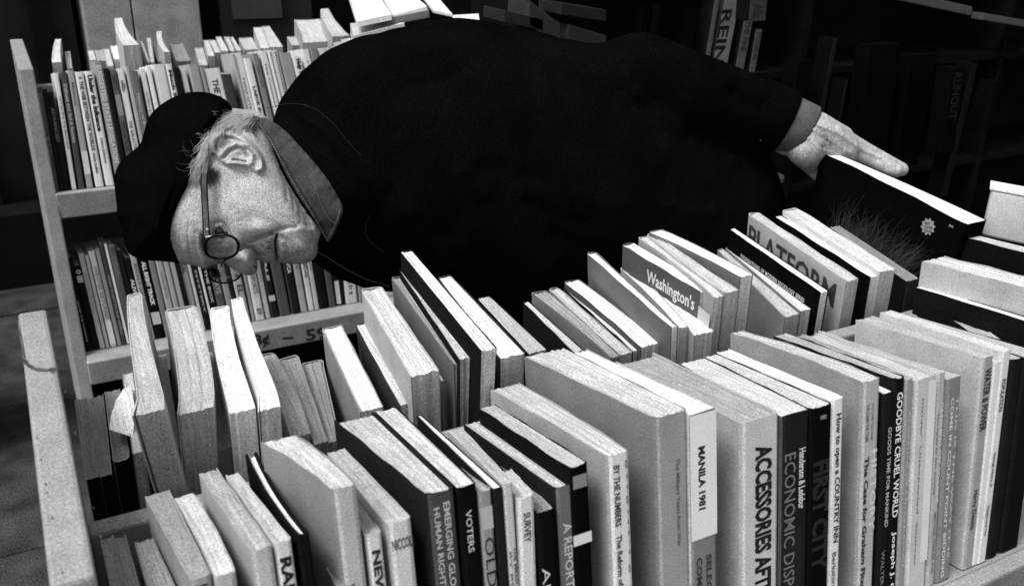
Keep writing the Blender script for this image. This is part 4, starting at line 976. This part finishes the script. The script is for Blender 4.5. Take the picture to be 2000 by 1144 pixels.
# ---- collar leaf with stitched hem
col_poly = smoothpoly([(497,236),(506,229),(522,231),(555,252),(584,284),(610,312),(640,350),(662,386),(671,408),(662,436),(644,474),(636,468),(627,450),(607,417),(584,384),(567,355),(545,312),(528,278),(508,248)], 1)
cp = [(499,233,1.105),(530,250,1.072),(560,300,1.055),(620,370,1.048),(668,400,1.052),(640,470,1.078),(585,380,1.052)]
def cold(p):
    a = np.array(cp); out = np.zeros(len(p)); 
    ww = np.array([1/(((p[:, 0]-x)**2+(p[:, 1]-y)**2)+150.) for x, y, _ in cp]); return (ww*a[:, 2][:, None]).sum(0)/ww.sum(0)
DC = 1.07
def colw(p, d): 
    sd2, _ = poly_dist(p, [(510,238),(545,285),(590,345),(640,420)], False)
    return DC-cold(p)+.0018*np.sqrt(np.minimum(d, 4)/4)+.0016*stroke(p, [(505,238),(530,275),(552,312),(574,353),(597,390),(625,435),(640,460)], 4, 1)+.0025*np.exp(-(sd2/30)**2)+.0006*np.sin(p[:, 0]*.35+p[:, 1]*.18)*np.exp(-(d/9)**2)
def colb(p, d): return -(DC-cold(p))+.0015
lv_, lf_ = relief(col_poly, 2.0, colw, colb, DC)
collar = mo(meshobj('shirt_collar', lv_, lf_, M_DENIM, man, smooth=True))
bvh_c = BVHTree.FromPolygons([V(q) for q in lv_], lf_)
def strip_chain(name, path, wpx, m, gap=None, bv_=None, off=.0008, rad=None, parent=None, cl=None):
    """a thread or a run of stitches laid on the surface"""
    path = np.array(path, float); seg = np.hypot(*np.diff(path, axis=0).T); tot = seg.sum(); cum = np.concatenate([[0], np.cumsum(seg)])
    def at(s_): return np.array([np.interp(s_, cum, path[:, 0]), np.interp(s_, cum, path[:, 1])])
    vs = []; fs = []; s_ = 0; step = gap or tot/ max(8, int(tot/4))
    pts = np.arange(0, tot, step)
    if gap:
        for a in pts:
            p0 = at(a); p1 = at(min(tot, a+gap*.55)); tdir = (p1-p0)/max(1e-6, np.hypot(*(p1-p0))); nn = np.array([-tdir[1], tdir[0]])*wpx
            b = len(vs); q4 = [surf(*(p0-nn), off, bv_), surf(*(p1-nn), off, bv_), surf(*(p1+nn), off, bv_), surf(*(p0+nn), off, bv_)]
            up_ = [CAM+(q-CAM)*(1-.0006) for q in q4]; vs += q4+up_
            fs += [(b+4, b+5, b+6, b+7), (b, b+1, b+5, b+4), (b+1, b+2, b+6, b+5), (b+2, b+3, b+7, b+6), (b+3, b, b+4, b+7)]
    else:
        K = len(pts)
        for i, a in enumerate(np.linspace(0, tot, K)):
            p0 = at(a); p1 = at(min(tot, a+1)); p_ = at(max(0, a-1)); tdir = (p1-p_)/max(1e-6, np.hypot(*(p1-p_))); nn = np.array([-tdir[1], tdir[0]])*wpx
            a1_ = surf(*(p0-nn), off, bv_); a2_ = surf(*(p0+nn), off, bv_); mid = surf(*p0, off+.0007, bv_); vs += [a1_, mid, a2_]
            if i: b = 3*i; fs += [(b-3, b, b+1, b-2), (b-2, b+1, b+2, b-1)]
    return mo(meshobj(name, vs, fs, m, parent or man))
strip_chain('hem_stitching', [(508,243),(530,272),(548,305),(570,345),(590,378),(612,412),(630,445),(641,464)], 2.4, M_THREADD, 6, bvh_c)
strip_chain('hem_stitching', [(505,240),(527,271),(545,305),(567,347),(587,380),(609,415),(627,448),(640,470)], .8, M_THREAD, 5.5, bvh_c)
strip_chain('hem_stitching', [(641,464),(652,445),(660,425),(664,408)], 1.4, M_THREAD, 5, bvh_c)
strip_chain('collar_thread', [(609,330),(616,360),(622,385),(632,410),(645,430),(655,437)], .6, M_THREAD, None, bvh_c)
strip_chain('zip_teeth', [(621,492),(640,503),(665,519),(690,533),(715,545),(740,553),(762,560)], 1.1, mat('zip_metal', .18, .4), 3.2, bvh_j, .0015)
strip_chain('seam_piping', [(722,420),(714,438),(714,458),(724,474),(745,490),(752,494)], .7, mat('piping_grey', .04, .6), 2.6, bvh_j, .0015)
strip_chain('shoulder_seam', [(590,204),(620,215),(650,240),(672,268),(705,305)], .7, mat('seam_dark_grey', .006, .8), None, bvh_j, .0012)
strip_chain('shoulder_seam', [(520,212),(560,202),(600,205)], .6, mat('seam_dark_grey', .006, .8), None, bvh_j, .0012)
# ---- hair: tufts round the ear and the nape, sideburn, eyebrow, stray hairs on the beret rim
def strands(name, n, src, lenpx, ang, m, wd=.55, spread=.35, curl=.4, lift=.004, seed=1, base=.0005):
    rg = np.random.default_rng(seed); vs = []; fs = []; src = np.array(src, float)
    for k in range(n):
        i = rg.integers(0, len(src)-1); q = rg.random(); p0 = src[i]+(src[i+1]-src[i])*q; p0 = p0[:2]+rg.normal(0, 1, 2)*src[i][2]
        a0 = ang(p0) + rg.normal(0, spread); L_ = lenpx*rg.uniform(.5, 1.15); cu = rg.normal(0, curl); K = 6; pts3 = []
        p = p0.copy(); l0 = rg.uniform(.4, 1.4)*lift
        for j in range(K+1):
            s_ = j/K; S_ = surf(p[0], p[1], base+l0*math.sin(math.pi*min(1, s_*.9)), bvh_hb); pts3.append(S_)
            aa = a0+cu*s_; p = p+np.array([math.cos(aa), math.sin(aa)])*L_/K
        for j, c in enumerate(pts3):
            t_ = pts3[min(K, j+1)]-pts3[max(0, j-1)]; t_ /= np.linalg.norm(t_)+1e-9; sd2 = np.cross(t_, _fwd); sd2 /= np.linalg.norm(sd2)+1e-9
            ww = wd*DH/FPX*(1-.75*(j/K)**2); vs += [c-sd2*ww*.5, c-_fwd*ww*.5, c+sd2*ww*.5]
            if j: b = len(vs)-6; fs += [(b, b+1, b+4, b+3), (b+1, b+2, b+5, b+4)]
    return mo(meshobj(name, vs, fs, m, man))
class HB:
    def ray_cast(self, o, d):
        r_ = bvh_h.ray_cast(o, d)
        if r_[0] is None or r_[3] > 1.25: 
            return (Vector(o)+d*1.17, None, 0, 1.155/ max(.2, d@V(_fwd)) )
        return r_
bvh_hb = HB()
strands('hair', 420, [(495,230,4),(470,232,5),(448,238,5),(430,243,6),(414,258,5),(404,275,5)], 36, lambda p: math.radians(160 if p[0] > 440 else 115), M_HAIRM, 1.0, .35, .5, .004, 11)
strands('hair', 380, [(406,262,6),(400,285,6),(394,305,7),(390,322,7)], 44, lambda p: math.radians(110), M_HAIRM, 1.0, .25, .3, .003, 12)
strands('hair', 620, [(492,232,6),(470,228,7),(448,232,7),(430,244,6),(414,258,5),(404,275,5)], 38, lambda p: math.radians(158 if p[0] > 440 else 112), M_HAIR, .62, .25, .45, .009, 1)
strands('hair', 520, [(408,262,6),(400,285,6),(394,305,6),(388,325,6)], 42, lambda p: math.radians(112), M_HAIR, .62, .16, .3, .008, 2)
strands('hair', 260, [(395,330,6),(405,345,6),(412,330,6),(422,342,6)], 22, lambda p: math.radians(95), M_HAIRD, .5, .4, .4, .002, 3)
strands('hair', 200, [(500,228,4),(486,236,6),(500,250,6),(478,243,5)], 22, lambda p: math.radians(30), M_HAIRD, .5, .5, .4, .002, 4)
strands('brow_hair_and_shade', 200, [(410,520,3),(418,528,4),(424,536,4)], 14, lambda p: math.radians(60), M_HAIRD, .8, .5, .5, .004, 15)  # dark strands filling in the shade between brow and far lens
strands('brow_hair_and_shade', 240, [(396,455,3),(397,468,3.5),(398,480,3.5),(402,496,3)], 14, lambda p: math.radians(250), M_HAIRD, .6, .5, .5, .004, 5)
class BB:
    def ray_cast(self, o, d):
        r_ = bvh_b.ray_cast(o, d); return r_ if r_[0] is not None else bvh_h.ray_cast(o, d)
bvh_b = BVHTree.FromPolygons([V(q) for q in bv], bf)
sv_ = bvh_hb; bvh_hb = BB()
strands('stray_hair', 8, [(385,300,6),(375,318,6),(368,335,5)], 34, lambda p: math.radians(200), M_HAIRM, .32, .45, 1.2, .004, 6)
strands('stray_hair', 6, [(402,262,4),(395,280,4)], 22, lambda p: math.radians(230), M_HAIR, .4, .4, .8, .004, 7)
strands('stray_hair', 10, [(430,225,4),(452,220,3)], 18, lambda p: math.radians(190), M_HAIR, .4, .4, .8, .004, 8)
bvh_hb = sv_
# short white stubble on jaw and cheek
strands('stubble', 380, [(508,495,5),(520,490,8),(520,470,7),(550,500,8),(580,495,9),(600,480,8)], 4.2, lambda p: math.radians(20), M_HAIRD, .5, .6, .2, .001, 9)
bvh_hand = BVHTree.FromPolygons([V(q) for q in hvv], hff)
sv_ = bvh_hb; bvh_hb = bvh_hand
class HH:
    def ray_cast(self, o, d):
        r_ = bvh_hand.ray_cast(o, d); return r_ if r_[0] is not None else (Vector(o)+d*1.42, None, 0, 1.42)
bvh_hb = HH()
strands('arm_hair', 170, [(1590,245,6),(1610,262,8),(1632,268,6),(1600,285,8)], 9, lambda p: math.radians(55), M_HAIRD, .35, .4, .4, .001, 21)
bvh_hb = sv_
strip_chain('mouth_line', [(541,457),(538,466),(537,476),(538,486),(540,497),(542,509)], 2.0, mat('mouth_dark', .03, .6), None, bvh_h, .0002)
strip_chain('nostril', [(494,519),(498,521),(501,524)], 1.6, mat('mouth_dark', .03, .6), None, bvh_h, .0002)
# ---- eye
ec = surf(433, 451, -.0015, bvh_h); bm = bmesh.new(); bmesh.ops.create_uvsphere(bm, u_segments=24, v_segments=16, radius=.0085, matrix=Matrix.Translation(V(ec+(ec-CAM)/np.linalg.norm(ec-CAM)*.003)))
mo(bmobj('eye', bm, mat('eye_dark', .02, .1, spec=.6), man, smooth=True))
ev = [surf(*q, .0009, bvh_h) for q in ((422,462),(426,453),(430,445),(434,437),(438,443),(443,452),(449,462),(436,464))]
mo(meshobj('eye_opening', ev, [tuple(range(8))], mat('eye_dark', .02, .1, spec=.6), man))
# ---- glasses
def tube(name, pts, r_, m, parent, closed=False, flat=1.0):
    pts = [np.asarray(q, float) for q in pts]; n_ = len(pts); K = 8; vs = []; fs = []
    for i, c in enumerate(pts):
        a = pts[(i-1) % n_] if closed or i > 0 else pts[0]; b = pts[(i+1) % n_] if closed or i < n_-1 else pts[-1]
        t_ = (b-a)/np.linalg.norm(b-a); u_ = np.cross(t_, _fwd); u_ /= np.linalg.norm(u_); w_ = np.cross(u_, t_)
        for k in range(K): an = 2*math.pi*k/K; vs.append(c+u_*r_*math.cos(an)+w_*r_*flat*math.sin(an))
    for i in range(n_ if closed else n_-1):
        j = (i+1) % n_
        for k in range(K): fs.append((i*K+k, i*K+(k+1) % K, j*K+(k+1) % K, j*K+k))
    return mo(meshobj(name, vs, fs, m, parent, smooth=True))
gl = bpy.data.objects.new('glasses', None); link(gl, man)
def ell(cx, cy, a, b, rot, d0, tiltx, tilty, n_=48):
    out = []
    for k in range(n_):
        t_ = 2*math.pi*k/n_; e = 2.3; cs, sn = math.cos(t_), math.sin(t_)
        x = a*math.copysign(abs(cs)**(2/e), cs); y = b*math.copysign(abs(sn)**(2/e), sn)
        X_ = x*math.cos(rot)-y*math.sin(rot); Y_ = x*math.sin(rot)+y*math.cos(rot); out.append(P(cx+X_, cy+Y_, d0+tiltx*X_+tilty*Y_))
    return out
l1 = ell(433, 482, 33, 23, math.radians(-3), 1.055, .0000, .0009)
l2 = ell(440, 525, 34, 27, math.radians(-10), 1.125, .0000, .0009)
M_LENS = bpy.data.materials.new('lens_glass'); M_LENS.use_nodes = True; _n = M_LENS.node_tree; _n.nodes.clear()
_o = _n.nodes.new('ShaderNodeOutputMaterial'); _t = _n.nodes.new('ShaderNodeBsdfTransparent'); _g = _n.nodes.new('ShaderNodeBsdfGlossy'); _m = _n.nodes.new('ShaderNodeMixShader')
_t.inputs[0].default_value = (.86, .86, .86, 1); _g.inputs['Roughness'].default_value = .03; _m.inputs[0].default_value = .07
_n.links.new(_t.outputs[0], _m.inputs[1]); _n.links.new(_g.outputs[0], _m.inputs[2]); _n.links.new(_m.outputs[0], _o.inputs[0])
for lp in (l1, l2):
    tube('frame', lp, .0015 if lp is l1 else .0011, M_FRAME, gl, True, 1.6)
    c = sum(lp)/len(lp); n_ = len(lp); vs = [c-_fwd*.0012]+lp+[c+_fwd*.0004]; fs = [(0, 1+k, 1+(k+1) % n_) for k in range(n_)]+[(n_+1, 1+(k+1) % n_, 1+k) for k in range(n_)]
    mo(meshobj('lens', vs, fs, M_LENS, gl, smooth=True))
tube('bridge', [P(445,505,1.062), P(436,511,1.075), P(432,518,1.10), P(434,520,1.118)], .0010, M_FRAME, gl)
hng = P(404, 462, 1.052)
# temple arm: flat bar from the hinge back to the ear
arm = [P(404,462,1.050), P(403,440,1.050), P(401,400,1.047), P(399,360,1.045), P(400,338,1.044), P(404,318,1.046), P(412,300,1.046)]
vs = []; fs = []
for i, c in enumerate(arm):
    wpx = (6.2, 6.2, 6.0, 6.0, 5.6, 4, 3)[i]*.0006*.86; 
    vs += [c-_r*wpx, c-_r*wpx-_fwd*.0016, c+_r*wpx-_fwd*.0016, c+_r*wpx]
    if i:
        b = 4*i; fs += [(b-4+k, b-4+(k+1) % 4, b+(k+1) % 4, b+k) for k in range(4)]
fs += [(0, 1, 2, 3)]
M_TEMPLE = mat('temple_horn', .07, .3, .15, 300, .5, 40, spec=.3)
temple = mo(meshobj('temple', vs, fs, M_TEMPLE, gl))
tube('temple_edge', [c-_r*.0032-_fwd*.001 for c in arm[:5]], .0009, M_FRAME, gl); tube('temple_edge', [c+_r*.0032-_fwd*.001 for c in arm[:5]], .0009, M_FRAME, gl)
tube('rim_top', [P(402,463,1.046), P(418,461,1.046), P(436,461,1.048), P(452,463,1.05)], .0010, mat('rim_metal', .5, .2, spec=.8), gl)
bm = bmesh.new(); bmesh.ops.create_icosphere(bm, subdivisions=2, radius=.0016, matrix=Matrix.Translation(V(P(405,448,1.046)))); mo(bmobj('hinge_rivet', bm, mat('rim_metal', .5, .2, spec=.8), gl, smooth=True))
# finger nail
